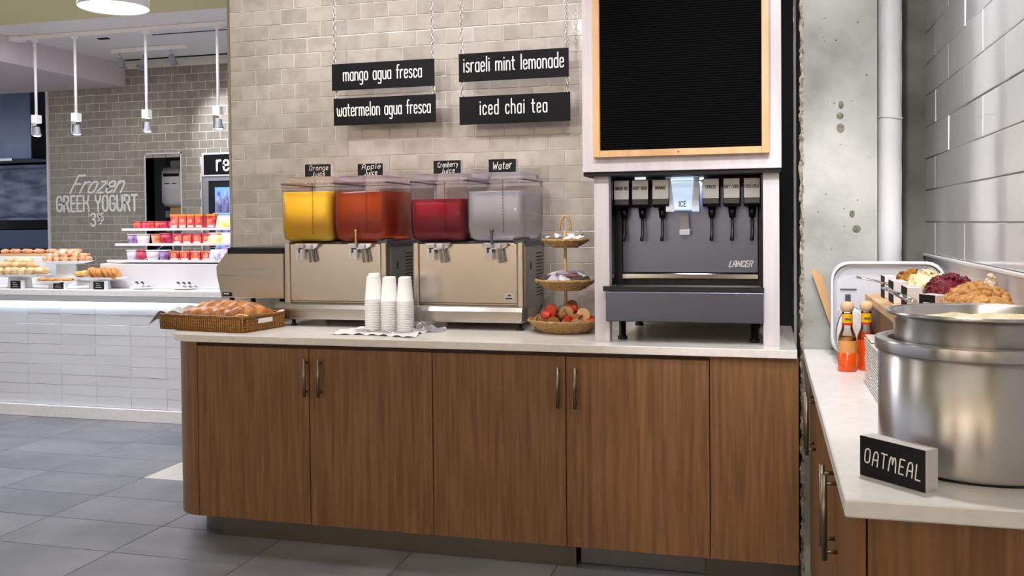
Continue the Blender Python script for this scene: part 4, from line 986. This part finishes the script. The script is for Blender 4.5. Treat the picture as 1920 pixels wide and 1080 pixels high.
# label blocks in front of the trays
for i, (x, y, rz_, Lf, T, hgt, lab) in enumerate(((.357, 3.250, 0, .085, .036, .070, 'before the raisins'), (.360, 3.075, 0, .10, .040, .066, 'before the almonds'), (.370, 2.870, 0, .10, .042, .062, 'before the cranberries'), (.378, 2.600, .5, .060, .040, .058, 'before the granola'))):
    t = thing('label_block', f'white block with small chalkboard face {lab}', 'sign', (x, y, 1.1275), 'topping label blocks')
    MX = Matrix.Translation((x, y, 1.1275)) @ Matrix.Rotation(rz_, 4, 'Z')
    part('block', MB().box(.0025, T, -Lf, 0, 0, hgt, MX), 'white_paint', t, .001)
    s_ = part('slate', MB().box(0, .0025, -Lf+.0005, -.0005, .001, hgt-.0005, MX), 'chalkboard', t)
    ML = MX @ Matrix(((0, 0, -1, -.0005), (-1, 0, 0, -Lf*.2), (0, 1, 0, hgt*.4), (0, 0, 0, 1)))
    part('chalk_mark', MB().add([(0, 0, 0), (.04, 0, 0), (.04, .003, 0), (0, .003, 0), (.006, .012, 0), (.030, .012, 0), (.030, .015, 0), (.006, .015, 0)], [(0, 1, 2, 3), (4, 5, 6, 7)], M=ML), 'chalk', s_, fix=False)
# spoons
def spoon(p0, p1, label):
    t = thing('serving_spoon', label, 'spoon', p1, 'serving spoons in the toppings')
    a, b = Vector(p0), Vector(p1); d = (b-a).normalized(); u = d.cross(Vector((0, 0, 1))).normalized()
    pts = [a+u*.006, a+d*.02+u*.009, a+d*.06+u*.006, a+d*.10]
    part('handle_loop', MB().tube(pts+[a+d*.06-u*.006, a+d*.02-u*.009, a-u*.006], .0032, 6, True), 'steel_bright', t)
    part('handle', MB().tube([a+d*.09, a+d*.12, b], [.005, .008, .008], 8), 'steel_bright', t)
    part('bowl', MB().ball(b+d*.02, (.012, .012, .008), 12, 6), 'steel_bright', t)
spoon((.272, 3.145, 1.197), (.400, 3.118, 1.168), 'steel spoon handle pointing left above the first label blocks')
spoon((.335, 2.955, 1.176), (.366, 2.66, 1.163), 'steel spoon handle slanting right in front of the cranberry blocks')
# ---- grey storage lid leaning on the column
t = thing('storage_tub', 'pale grey plastic storage tub lying on its side against the column', 'tub', (.40, 3.5, .9))
def tub_ring(inset, y, zoff=0):
    return [(x, y, z) for x, z in rrect(.214+inset, .584-inset, .905+inset, 1.232-inset, .06, 5)]
rings = [tub_ring(0, 3.435), tub_ring(-.002, 3.445), tub_ring(.006, 3.47), tub_ring(.016, 3.585)]
vs = [p for r in rings for p in r]; n_ = len(rings[0])
part('shell', MB().add(vs, [(k*n_+i, k*n_+(i+1) % n_, (k+1)*n_+(i+1) % n_, (k+1)*n_+i) for k in range(3) for i in range(n_)], True).add(rings[3], [tuple(range(n_))]), 'tub_grey', t)
ins = [tub_ring(.010, 3.437), tub_ring(.022, 3.45)]
part('lid_panel', MB().add(ins[0]+ins[1], [(i, (i+1) % n_, n_+(i+1) % n_, n_+i) for i in range(n_)], True).add(ins[1], [tuple(range(n_))]), 'tub_grey', t)
part('lid_edge', MB().tube([(p[0], 3.434, p[2]) for p in tub_ring(.004, 0)], .0055, 6, True), 'tub_edge', t)
part('clip', MB().box(.262, .280, 3.441, 3.449, 1.075, 1.118).box(.245, .300, 3.444, 3.449, 1.135, 1.138), 'grey_cap', t, .001)
t = thing('canister', 'white oval canister lying behind the hot sauce bottles', 'canister', (.27, 3.33, .9))
part('shell', MB().lathe([(.9, 0), (1, .01), (1, .15), (.9, .16)], 32, sx=.050, sy=.095, M=Matrix.Translation((.268, 3.375, .996)) @ Matrix.Rotation(PI/2, 4, 'X')), 'white_plastic', t)
part('grey_band', MB().lathe([(1.01, .120), (1.01, .150)], 32, sx=.050, sy=.095, M=Matrix.Translation((.268, 3.375, .996)) @ Matrix.Rotation(PI/2, 4, 'X'), capb=False, capt=False), 'grey_cap', t)
t = thing('stir_sticks', 'pale wooden stir sticks standing up against the concrete column', 'stir sticks', (.175, 3.5, .9))
for k in range(3):
    x = .252+.004*k; xt = .158+.012*k; zt = 1.196-.008*k; w = .008+.002*(k == 0)
    part('stick', MB().prism([(x, .901), (x+w, .901), (xt+w*1.4, zt-.004), (xt+w*.6, zt+.003), (xt-w*.3, zt-.004)], 'y', 3.594+.006*k, 3.597+.006*k), 'kraft', t)
# ---- pipe in the corner
t = thing('wrapped_pipe', 'white wrapped vertical pipe in front of concrete column', 'pipe', (.436, 3.70, 0))
part('pipe', MB().lathe([(.0425+.0009*math.sin(k*1.7), .05*k) for k in range(59)], 28, (.437, 3.70, 0)), 'pipe_white', t)
part('joint_band', MB().tube([(.437+.044*math.cos(a), 3.70+.044*math.sin(a), 1.752+.004*math.sin(2*a)) for a in (2*PI*k/24 for k in range(24))], .003, 5, True), 'pipe_white', t)

# ================================================================== SERVING COUNTER BEHIND
YC = 5.63
t = thing('serving_counter', 'white tiled serving counter with glowing strip under its grey top', 'counter', (-4.6, 5.9, 0))
part('core', MB().box(-6.6, -3.0, YC+.008, 6.25, 0, .85), 'grout_white', t)
part('base_slab', MB().box(-6.6, -3.0, 5.602, YC+.02, 0, .086), 'quartz_cool', t, .003)
part('top', MB().box(-6.65, -2.98, 5.565, 6.28, .888, .931), 'quartz_cool', t, .003)
part('apron', MB().box(-6.65, -2.98, 5.566, 5.60, .846, .8885), 'apron_grey', t)
part('light_strip', MB().box(-6.6, -3.0, 5.602, 5.626, .822, .846), 'led_strip', t)
wt = MB().box(0, .2915, -.010, 0, 0, .0722).mesh('front_tile', .0012, 1); wt.materials.append(MATS['tile_white_wavy'])
for c in range(-4, 8):
    for r in range(10):
        o = put('front_tile', wt, None, t, (-4.94+.293*c+.0012+4.6, YC+.008-5.9-random.uniform(0, .002), .088+.0735*r+.001))
        o.rotation_euler = (random.gauss(0, .008), 0, random.gauss(0, .004))
solo('counter_riser', MB().box(-4.725, -3.05, 5.785, 6.22, .931, 1.108), 'white_paint', 'long white box riser under the tiered snack rack', 'riser', bevel=.004)
# ---- snack rack
t = thing('snack_rack', 'three-shelf white wire rack of snack cups and cartons', 'rack', (-4.1, 6.0, 1.108))
SH = [(1.362, 5.96, 6.16, -4.66, -3.66), (1.252, 5.88, 6.08, -4.66, -3.70), (1.134, 5.79, 6.0, -4.66, -3.60)]
for z, y0, y1, xa, xb in SH:
    s_ = part('shelf', MB().box(xa, xb, y0, y1, z-.012, z-.004), 'white_plastic', t, .002)
    part('lip', MB().box(xa-.004, xb+.004, y0-.006, y0, z-.016, z+.002), 'white_plastic', s_, .001)
for x in (-4.36, -4.08, -3.80):
    part('strut', MB().tube([(x, 6.14, 1.108), (x, 6.15, 1.36)], .008, 6), 'white_plastic', t)
    part('brace', MB().tube([(x-.02, 5.80, 1.12), (x+.09, 6.15, 1.35)], .004, 5), 'chrome', t)
part('foot_plate', MB().box(-4.3, -3.7, 5.82, 6.15, 1.108, 1.114), 'black_plastic', t)
SHN = ['top', 'middle', 'bottom']; ORD = ['first', 'second', 'third', 'fourth', 'fifth', 'sixth', 'seventh', 'eighth']
def tub_cup(x, y, z, r, h, mat, label, group):
    t = thing('yogurt_cup', label, 'cup', (x, y, z), group)
    part('cup', MB().lathe([(r*.78, 0), (r*.98, h*.92)], 16, (x, y, z)), mat, t)
    part('lid', MB().lathe([(r*1.04, h*.92), (r*1.04, h)], 16, (x, y, z)), 'yog_white' if mat in ('yog_purple', 'yog_white', 'yog_lilac') else mat, t)
def carton(x, y, z, w, h, mat, label, group, band='carton_orange'):
    t = thing('snack_carton', label, 'carton', (x, y, z), group)
    part('box', MB().box(x-w/2, x+w/2, y, y+.06, z, z+h), mat, t, .002)
    part('top_band', MB().box(x-w/2-.0005, x+w/2+.0005, y-.0012, y+.05, z+h*.88, z+h+.0008), band, t)
    part('roundel', MB().cyl((x-.002, y-.0015, z+h*.55), (x-.002, y, z+h*.55), w*.26, n=14), 'yog_orange', t)
    part('print_strip', MB().box(x-w*.36, x+w*.36, y-.0014, y, z+h*.10, z+h*.24), 'yog_white', t)
for k, c in enumerate(('yog_red', 'yog_crimson', 'yog_red', 'yog_red', 'yog_crimson', 'yog_crimson')):
    tub_cup(-4.575+.058*k, 6.02+.02*(k % 2), 1.358, .034, .058, c, f'red snack cup, {ORD[k]} from left on top rack shelf', 'cups on the rack')
for k in range(4): carton(-4.245+.070*k, 6.0, 1.358, .064, .106, 'yog_red', f'tall red carton, {ORD[k]} from left on top rack shelf', 'cartons on the rack')
carton(-3.935, 6.0, 1.358, .066, .106, 'yog_red', 'tall red carton standing apart at right of top rack shelf', 'cartons on the rack')
for k, (c, x, r) in enumerate((('yog_purple', -4.545, .048), ('yog_white', -4.465, .050), ('yog_orange', -4.350, .042), ('yog_crimson', -4.268, .045))):
    tub_cup(x, 5.94, 1.248, r, .074 if k != 3 else .080, c, f'{["purple", "white", "orange", "crimson"][k]} yogurt cup on the middle rack shelf', 'cups on the rack')
for k in range(5): carton(-4.165+.082*k, 5.92, 1.248, .072, .074, 'yog_red', f'small red carton, {ORD[k]} from left on middle rack shelf', 'cartons on the rack', 'yog_crimson')
for k, (c, x, r) in enumerate((('yog_lilac', -4.490, .042), ('yog_crimson', -4.405, .042), ('yog_white', -4.315, .050), ('yog_purple', -4.215, .042))):
    tub_cup(x, 5.845, 1.130, r, .076, c, f'{["pale lilac", "crimson", "white", "purple"][k]} yogurt cup on the bottom rack shelf', 'cups on the rack')
for k in range(4): carton(-4.130+.088*k, 5.83, 1.130, .078, .068, 'yog_red', f'small red carton, {ORD[k]} from left on bottom rack shelf', 'cartons on the rack', 'yog_orange')
PK = [(-3.83, 5.98, 1.358, .11, .10, 'packet_yellow', 'yellow and white snack bag at right of top shelf'), (-3.72, 5.98, 1.358, .10, .10, 'packet_pink', 'pink and white snack bag at right end of top shelf'),
      (-3.84, 5.90, 1.248, .13, .085, 'packet_yellow', 'yellow snack bag at right of middle shelf'), (-3.735, 5.90, 1.248, .11, .085, 'yog_white', 'white snack bag at right end of middle shelf'),
      (-3.78, 5.80, 1.130, .10, .085, 'packet_blue', 'blue snack bag at right of bottom shelf'), (-3.69, 5.80, 1.130, .10, .09, 'packet_magenta', 'magenta snack bag at right end of bottom shelf')]
for x, y, z, w, h, m, lab in PK:
    packet('snack_bag', (x, y+.02, z+h*.47), (PI/2-.35, 0, .05), w, h, m, lab, 'snack bag', 'snack bags on the rack', .014)
mb = MB()
for k in range(7): mb.tube([(-3.80+.045*k, 5.775, 1.225), (-3.735+.045*k, 5.765, 1.125)], .0022, 4)
mb.tube([(-3.82, 5.775, 1.225), (-3.50, 5.775, 1.225)], .0022, 4)
part('wire_front', mb, 'chrome', t)

# ---- plates of pastries on the counter
def stand(x, y, rx, ry, zr, label, square=False):
    t = thing('pastry_plate', label, 'plate', (x, y, .931), 'white pastry plates')
    part('dish', MB().lathe([(.35, -.022), (.62, -.018), (.99, .0), (1.0, .004), (.95, .002), (.6, -.012), (0, -.014)], 32, (x, y, zr), sx=rx, sy=ry), 'plate_white', t)
    if zr > .97: part('foot', MB().lathe([(.6, 0), (.55, .01), (.5, zr-.931-.02)], 20, (x, y, .931), sx=rx*.72, sy=ry*.72), 'plate_white', t)
    return t
stand(-4.66, 5.70, .235, .082, 1.012, 'white pedestal plate of cookies nearest the white riser')
stand(-5.18, 5.97, .235, .12, 1.118, 'tall white pedestal plate heaped with doughnut holes')
stand(-5.36, 5.70, .27, .11, 1.030, 'white pedestal plate of scones at left edge of counter')
stand(-5.00, 5.66, .17, .07, .985, 'small low white plate of bars in front of cookies')
def blob(name, c, r, mat, label, cat, group, jit=.06, rz=0):
    mb = MB().ball((0, 0, 0), r, 10, 7, None, jit); o = put(name, mb.mesh(name), mat); o.location = c; o.rotation_euler.z = rz
    return tag(o, label, cat, group)
for lay, (n, rx, z) in enumerate(((15, .185, 1.134), (15, .10, 1.136), (11, .15, 1.158), (8, .09, 1.176), (3, .04, 1.188))):
    for k in range(n):
        a = 2*PI*k/n+lay*.5; s_ = random.uniform(.022, .026)
        blob('doughnut_hole', (-5.18+rx*math.cos(a), 5.98+rx*.48*math.sin(a), z), (s_, s_, s_*.9), 'sugar_doughnut' if (lay > 1 and math.cos(a) < .2 and k % 3) else 'doughnut', f'{"sugared" if (lay > 1 and math.cos(a) < .2 and k % 3) else "golden"} doughnut hole on the tall plate, {["outer ring", "inner ring", "second layer", "third layer", "top layer"][lay]}, {NTH[k]} counted round from the right', 'doughnut', 'doughnut holes on the tall plate')
for k in range(14):
    a = k/13; o = None
    mb = MB().lathe([(.0, -.006), (.045, -.006), (.05, 0), (.044, .006), (0, .008)], 14, M=Matrix.Rotation(1.05, 4, 'Y'))
    o = put('cookie', mb.mesh('cookie'), 'cookie'); o.location = (-4.70+.20*a, 5.675+.010*math.sin(k*2), 1.043+.004*math.sin(k)); o.rotation_euler.z = .12
    tag(o, f'round brown cookie {NTH[k]} from the left in the leaning row by the riser', 'cookie', 'cookies leaning in a row')
for k in range(6):
    o = blob('twist_pastry', (-4.86+.050*k, 5.735, 1.035+.010*math.sin(k*.8)+.012*(k > 2)), (.045, .03, .02), 'twist', f'yellow twist pastry, {ORD[k]} from left behind the cookies', 'pastry', 'twist pastries', .08, .3*k)
for k in range(4):
    blob('fruit_bar', (-5.11+.072*k, 5.655, .997), (.042, .035, .013), 'cookie', f'flat brown fruit bar, {ORD[k]} from left on the small plate', 'pastry', 'fruit bars', .07, .4*k)
SCN = 0
for lay, (n, y, z, w) in enumerate(((7, 5.665, 1.058, .07), (6, 5.74, 1.060, .075), (5, 5.70, 1.098, .075), (3, 5.73, 1.125, .075))):
    for k in range(n):
        x = -5.36+(k-(n-1)/2)*w*.95-(.03 if lay > 1 else 0)
        blob('scone', (x, y, z), (.046, .038, .028), 'scone', f'{ORD[k]} pale scone in the {["front row", "back row", "second layer", "top layer"][lay]} of the left plate', 'scone', 'scones on the left plate', .14, k)
solo('tray_stand', MB().box(-5.95, -5.43, 6.02, 6.2, .931, 1.150), 'white_plastic', 'white block under the board of rolls at far left', 'stand', bevel=.004)
solo('roll_board', MB().box(-5.98, -5.18, 6.11, 6.24, 1.150, 1.170), 'kraft', 'wooden board carrying a row of rolls at far left', 'board', bevel=.003)
for k in range(13):
    blob('bread_roll', (-5.92+.058*k, 6.15+.03*(k % 2), 1.188), (.03, .04, .02), 'doughnut', f'small golden roll, {NTH[k]} from the left on the board at far left', 'bread roll', 'rolls on the board', .06)
for k, (x0, lab) in enumerate(((-5.36, 'leftmost'), (-4.985, 'middle'), (-4.64, 'rightmost'))):
    t = thing('price_card', f'{lab} of three small chalk price cards on the serving counter', 'sign', (x0+.05, 5.62, .931), 'price cards on the serving counter')
    part('block', MB().box(x0, x0+.100, 5.612, 5.642, .931, .990), 'white_plastic', t, .001)
    part('slate', MB().box(x0-.0004, x0+.088, 5.6095, 5.612, .932, .9895), 'chalkboard', t)
    mb = MB()
    for q in range(3): mb.box(x0+.018+.006*(q % 2), x0+.068-.008*q, 5.6088, 5.6095, .945+.014*q, .9475+.014*q)
    part('chalk_marks', mb, 'chalk', t)
for k, (x, lab) in enumerate(((-4.30, 'left'), (-3.96, 'right'))):
    t = thing('tong_plate', f'small white plate at the {lab} holding steel tongs before the riser', 'plate', (x, 5.70, .931), 'tong plates')
    part('dish', MB().lathe([(.05, 0), (.06, .002), (.10, .012), (.095, .013), (.05, .005), (0, .005)], 24, (x, 5.70, .931), sy=.6), 'plate_white', t)
    for q in range(2 if k == 0 else 3):
        tt = thing('tongs', f'steel pastry tongs, {ORD[q]} from left, resting on the {lab} small plate', 'tongs', (x-.02+.05*q, 5.69, .938), 'pastry tongs')
        for s_ in (-1, 1):
            bx_ = x-.045+.045*q
            part('arm', MB().tube([(bx_, 5.70, .978), (bx_+.03, 5.69+.008*s_, .962), (bx_+.07, 5.68+.012*s_, .947)], [.005, .006, .005], 6), 'steel_bright', tt)
        part('hinge', MB().ball((bx_-.004, 5.70, .980), (.012, .008, .008), 8, 5), 'grey_cap', tt)

# ---- far tiled wall with openings
YB = 7.7
FX0, FX1 = -6.862, -2.6
wf = struct('wall_yogurt', MB().box(FX0, -5.745, YB-.004, YB+.12, 0, 2.94).box(-5.745, -5.36, YB-.004, YB+.12, 2.066, 2.94).box(-5.36, -5.135, YB-.004, YB+.12, 0, 2.94).box(-5.135, FX1, YB-.004, YB+.12, 2.062, 2.94), 'grout_light')
fw, fh = .1475, .0785
ff = MB().box(0, fw-.005, -.006, 0, 0, fh-.005).mesh('wall_tile', .001); ff.materials.append(MATS['tile_taupe_far'])
rest = MB(); n = 0
for k in range(0, 26):
    z = .93+fh*k
    if z+fh > 2.94: break
    x = FX0+.014-(fw/2 if k % 2 else 0)
    while x < -3.6:
        a, b = max(x, FX0+.014), x+fw
        for lo, hi in (((FX0, -5.752), (-5.353, -5.142)) if z+fh < 2.07 else ((FX0, -3.5),)):
            c, d = max(a, lo), min(b, hi)
            if d-c < .012: continue
            if d-c > fw-.002 and n < 296 and d < -4.6:
                n += 1; put('wall_tile', ff, None, wf, (c+.0025, YB, z+.0025))
            else: rest.box(c+.002, d-.002, YB-.006, YB, z+.002, z+fh-.002)
        x += fw
tag(part('wall_tile_field', rest, 'tile_taupe_far', wf), kind='stuff')
part('edge_trim', MB().box(FX0-.012, FX0+.012, YB-.02, YB+.13, 0, 2.72), 'white_paint', wf)
part('opening_trim', MB().box(-5.757, -5.745, YB-.012, YB+.12, .9, 2.078).box(-5.36, -5.348, YB-.012, YB+.12, .9, 2.078).box(-5.757, -5.348, YB-.012, YB+.12, 2.066, 2.078), 'white_paint', wf)
P0 = plane_y(0, 0, 0)
wall_text(lettering('Frozen', P0, .170, .60, .115, .05, .38), wf, (-6.62, YB-.0085, 1.712), 'white script lettering reading Frozen')
wall_text(lettering('GREEK YOGURT', P0, .150, .930, .14, .085), wf, (-6.775, YB-.0085, 1.532), 'white lettering reading GREEK YOGURT')
wall_text(lettering('3', P0, .122, .062, .16), wf, (-6.380, YB-.0085, 1.388), 'white price reading 3.95')
wall_text(lettering('95', P0, .074, .075, .18), wf, (-6.305, YB-.0085, 1.436))
wall_text(lettering('$', P0, .032, .014, .2), wf, (-6.405, YB-.0085, 1.478))
part('wall_lettering', MB().cyl((-6.268, YB-.0085, 1.408), (-6.268, YB-.006, 1.408), .011, n=10), 'letter_white', wf)
# recess behind the opening
wn = struct('wall_niche', MB().box(-6.4, -5.0, 8.9, 8.98, 0, 2.3).box(-5.25, -5.2, YB+.12, 8.9, 0, 2.3), 'grout_dark')
struct('ceiling_niche', MB().box(-6.4, -5.0, YB+.12, 8.98, 2.16, 2.3), 'kitchen_dark')
mb = MB()
for k in range(0, 14):
    z = 1.0+fh*k; x = -6.4+(fw/2 if k % 2 else 0)
    while x < -5.45: mb.box(x+.002, x+fw-.002, 8.894, 8.9, z+.002, z+fh-.002); x += fw
tag(part('wall_tile_field', mb, 'tile_taupe_far', wn), kind='stuff')
t = thing('towel_dispenser', 'white rounded paper towel dispenser inside the wall opening', 'towel dispenser', (-5.78, 8.2, 1.57))
part('case', loft(MB(), [(rrect(-5.86, -5.62, 8.12, 8.30, .04), 1.575), (rrect(-5.875, -5.61, 8.08, 8.30, .05), 1.62), (rrect(-5.875, -5.61, 8.08, 8.30, .05), 1.92), (rrect(-5.865, -5.62, 8.10, 8.30, .04), 1.966)]), 'white_plastic', t)
part('notice', MB().box(-5.845, -5.64, 8.077, 8.08, 1.755, 1.87), 'plate_white', t)
part('notice_print', MB().box(-5.83, -5.65, 8.075, 8.077, 1.875, 1.905).box(-5.82, -5.76, 8.0755, 8.077, 1.80, 1.81).box(-5.73, -5.68, 8.0755, 8.077, 1.80, 1.81), 'ink', t)
part('bracket', MB().box(-5.80, -5.62, 8.14, 8.31, 1.49, 1.575), 'kraft', t)
# fridge at right
t = thing('display_fridge', 'glass-door drinks fridge under a black sign panel beginning re', 'fridge', (-4.7, 7.9, 0))
part('case', MB().box(-5.118, -4.2, 7.72, 8.3, 0, 1.842), 'steel_dull', t)
part('door_frame', MB().box(-5.115, -5.06, 7.685, 7.72, .1, 1.838).box(-5.06, -4.2, 7.685, 7.72, 1.80, 1.838), 'lamp_grey', t)
part('gasket', MB().box(-5.06, -5.0, 7.695, 7.72, .1, 1.80).box(-5.0, -4.2, 7.695, 7.72, 1.74, 1.80), 'kitchen_dark', t)
part('glass', MB().box(-5.0, -4.2, 7.70, 7.71, .1, 1.74), 'fridge_glow', t)
mb = MB()
for k in range(5):
    for r in range(3): mb.lathe([(.03, 0), (.03, .12), (.012, .16), (.012, .20)], 10, (-4.95+.075*k, 7.685, 1.50-.235*r))
part('bottles', mb, 'packet_blue', t)
part('shelf', MB().box(-5.0, -4.2, 7.66, 7.70, 1.488, 1.498).box(-5.0, -4.2, 7.66, 7.70, 1.254, 1.264), 'plate_white', t)
sg = part('sign_panel', MB().box(-5.10, -4.2, 7.68, 7.72, 1.855, 2.045), 'charcoal_sign', t)
part('sign_trim', MB().box(-5.118, -5.10, 7.675, 7.72, 1.842, 2.062).box(-5.10, -4.2, 7.675, 7.72, 2.045, 2.062).box(-5.10, -4.2, 7.675, 7.72, 1.842, 1.855), 'white_paint', t)
part('sign_lettering', lettering('re', plane_y(-4.965, 7.6785, 1.895), .150, .135, .13, .12), 'letter_white', sg, fix=False)
# kitchen beyond the wall
t = thing('extractor_hood', 'blue-grey steel extractor hood in the dark kitchen at far left', 'hood', (-8.3, 8.8, 2.13))
part('canopy', MB().box(-9.6, -7.81, 8.5, 9.4, 2.14, 2.90), 'hood_blue', t, .005)
part('edge', MB().box(-9.6, -8.05, 8.48, 8.5, 2.12, 2.145), 'steel_bright', t)
t = thing('cooking_line', 'steel cooking line with backguard and shelf in the dark kitchen', 'cooker', (-8.2, 9.2, 0))
part('backguard', MB().box(-9.6, -7.3, 9.35, 9.45, 1.50, 2.10), 'kitchen_steel', t)
part('panel_seam', MB().box(-8.06, -8.03, 9.33, 9.35, 1.52, 2.08), 'steel_dark', t)
part('shelf', MB().box(-9.6, -7.3, 9.0, 9.42, 1.46, 1.50).box(-9.6, -7.3, 9.1, 9.42, 2.08, 2.12), 'kitchen_steel', t, .004)
part('body', MB().box(-9.6, -7.3, 8.9, 9.5, 0, 1.05), 'kitchen_dark', t)
part('salamander', MB().box(-9.6, -7.7, 9.1, 9.4, 1.12, 1.36), 'steel_dark', t, .01)
struct('wall_olive', MB().box(-9.6, -7.2, 9.50, 9.56, 2.2, 2.94), 'ceiling_olive')

# ================================================================== LAMPS
t = thing('pendant_track', 'long white lighting track carrying four stem spotlights', 'light track', (-4.9, 6.31, 2.9))
part('rail', MB().box(-5.86, -3.70, 6.29, 6.33, 2.905, 2.938), 'ceiling_white', t, .002)
part('feed_box', MB().box(-5.98, -5.86, 6.26, 6.36, 2.90, 2.938), 'ceiling_white', t, .004)
PO = ['leftmost', 'second', 'third', 'rightmost']
for k, x in enumerate((-5.738, -5.352, -4.693, -4.056)):
    t = thing('stem_spotlight', f'white stem spotlight, {PO[k]} of the four on the long track', 'spotlight', (x, 6.31, 2.11), 'stem spotlights on the long track')
    part('adapter', MB().box(x-.02, x+.02, 6.295, 6.325, 2.885, 2.905), 'ceiling_white', t)
    part('stem', MB().cyl((x, 6.31, 2.29), (x, 6.31, 2.89), .011, n=10), 'ceiling_white', t)
    part('socket', MB().box(x-.028, x+.028, 6.28, 6.34, 2.225, 2.292), 'ceiling_white', t, .003)
    part('yoke', MB().box(x-.042, x-.034, 6.30, 6.32, 2.13, 2.225).box(x-.045, x+.0, 6.304, 6.316, 2.205, 2.222), 'chrome', t)
    can = part('can', MB().lathe([(.020, .075), (.024, .06), (.026, .03), (.036, .006), (.036, 0), (.032, .002)], 16, (x+.004, 6.31, 2.122), capb=False), 'lamp_grey', t)
    part('bulb', MB().lathe([(.0, -.006), (.020, -.004), (.031, .004), (.031, .008)], 16, (x+.004, 6.31, 2.122)), 'lamp_glow', t)
    spot('stem_spot_beam', (x+.004, 6.30, 2.10), (x+.05, 5.95, 1.0), 14 if k else 10, COOL, 80, .7, .03)
t = thing('spot_track', 'short white ceiling track with three tilted spot heads', 'light track', (-5.2, 7.0, 2.7))
part('rail', MB().box(-5.56, -4.80, 6.985, 7.015, 2.90, 2.938), 'ceiling_white', t, .002)
for k, (x, tx) in enumerate(((-5.47, 0), (-5.21, -.07), (-4.96, .02))):
    h = part('spot_head', MB().cyl((x, 7.0, 2.86), (x+tx, 7.03, 2.775), .022, .03, 14).cyl((x+tx, 7.03, 2.775), (x+tx*1.1, 7.034, 2.765), .038, .038, 14), 'lamp_grey', t)
    part('spot_arm', MB().cyl((x, 7.0, 2.90), (x, 7.0, 2.84), .010, n=8), 'chrome', h)
spot('wall_spot_beam', (-4.93, 7.05, 2.76), (-4.85, 7.7, 2.25), 60, COOL, 62, .8, .03)
spot('wall_spot_beam_b', (-5.25, 7.05, 2.76), (-5.9, 7.7, 1.7), 14, NEUT, 80, .8, .03)
solo('ceiling_slot', MB().box(-5.345, -5.25, 6.56, 6.60, 2.932, 2.94), 'black_matte', 'short black ceiling slot between the two light tracks', 'vent')
solo('ceiling_slot', MB().box(-4.83, -3.6, 6.574, 6.586, 2.934, 2.94), 'grey_cap', 'thin dark ceiling line just behind the long track', 'vent')
solo('ceiling_slot', MB().box(-5.80, -3.6, 7.485, 7.50, 2.930, 2.94), 'black_matte', 'thin dark ceiling line near the tiled yogurt wall', 'vent')
t = thing('dome_pendant', 'large white dome pendant lamp with glowing opening at upper left', 'pendant lamp', (-3.52, 4.46, 2.6))
part('shade', MB().lathe([(.188, -.0), (.190, .002), (.184, .06), (.16, .13), (.09, .18), (.03, .20)], 40, (-3.52, 4.46, 2.6), capb=False), 'white_paint', t)
part('diffuser', MB().lathe([(0, .0), (.185, .004)], 40, (-3.52, 4.46, 2.6), capb=False, capt=False), 'shade_glow', t)
part('cord', MB().cyl((-3.52, 4.46, 2.79), (-3.52, 4.46, 2.94), .008, n=8), 'lamp_grey', t)
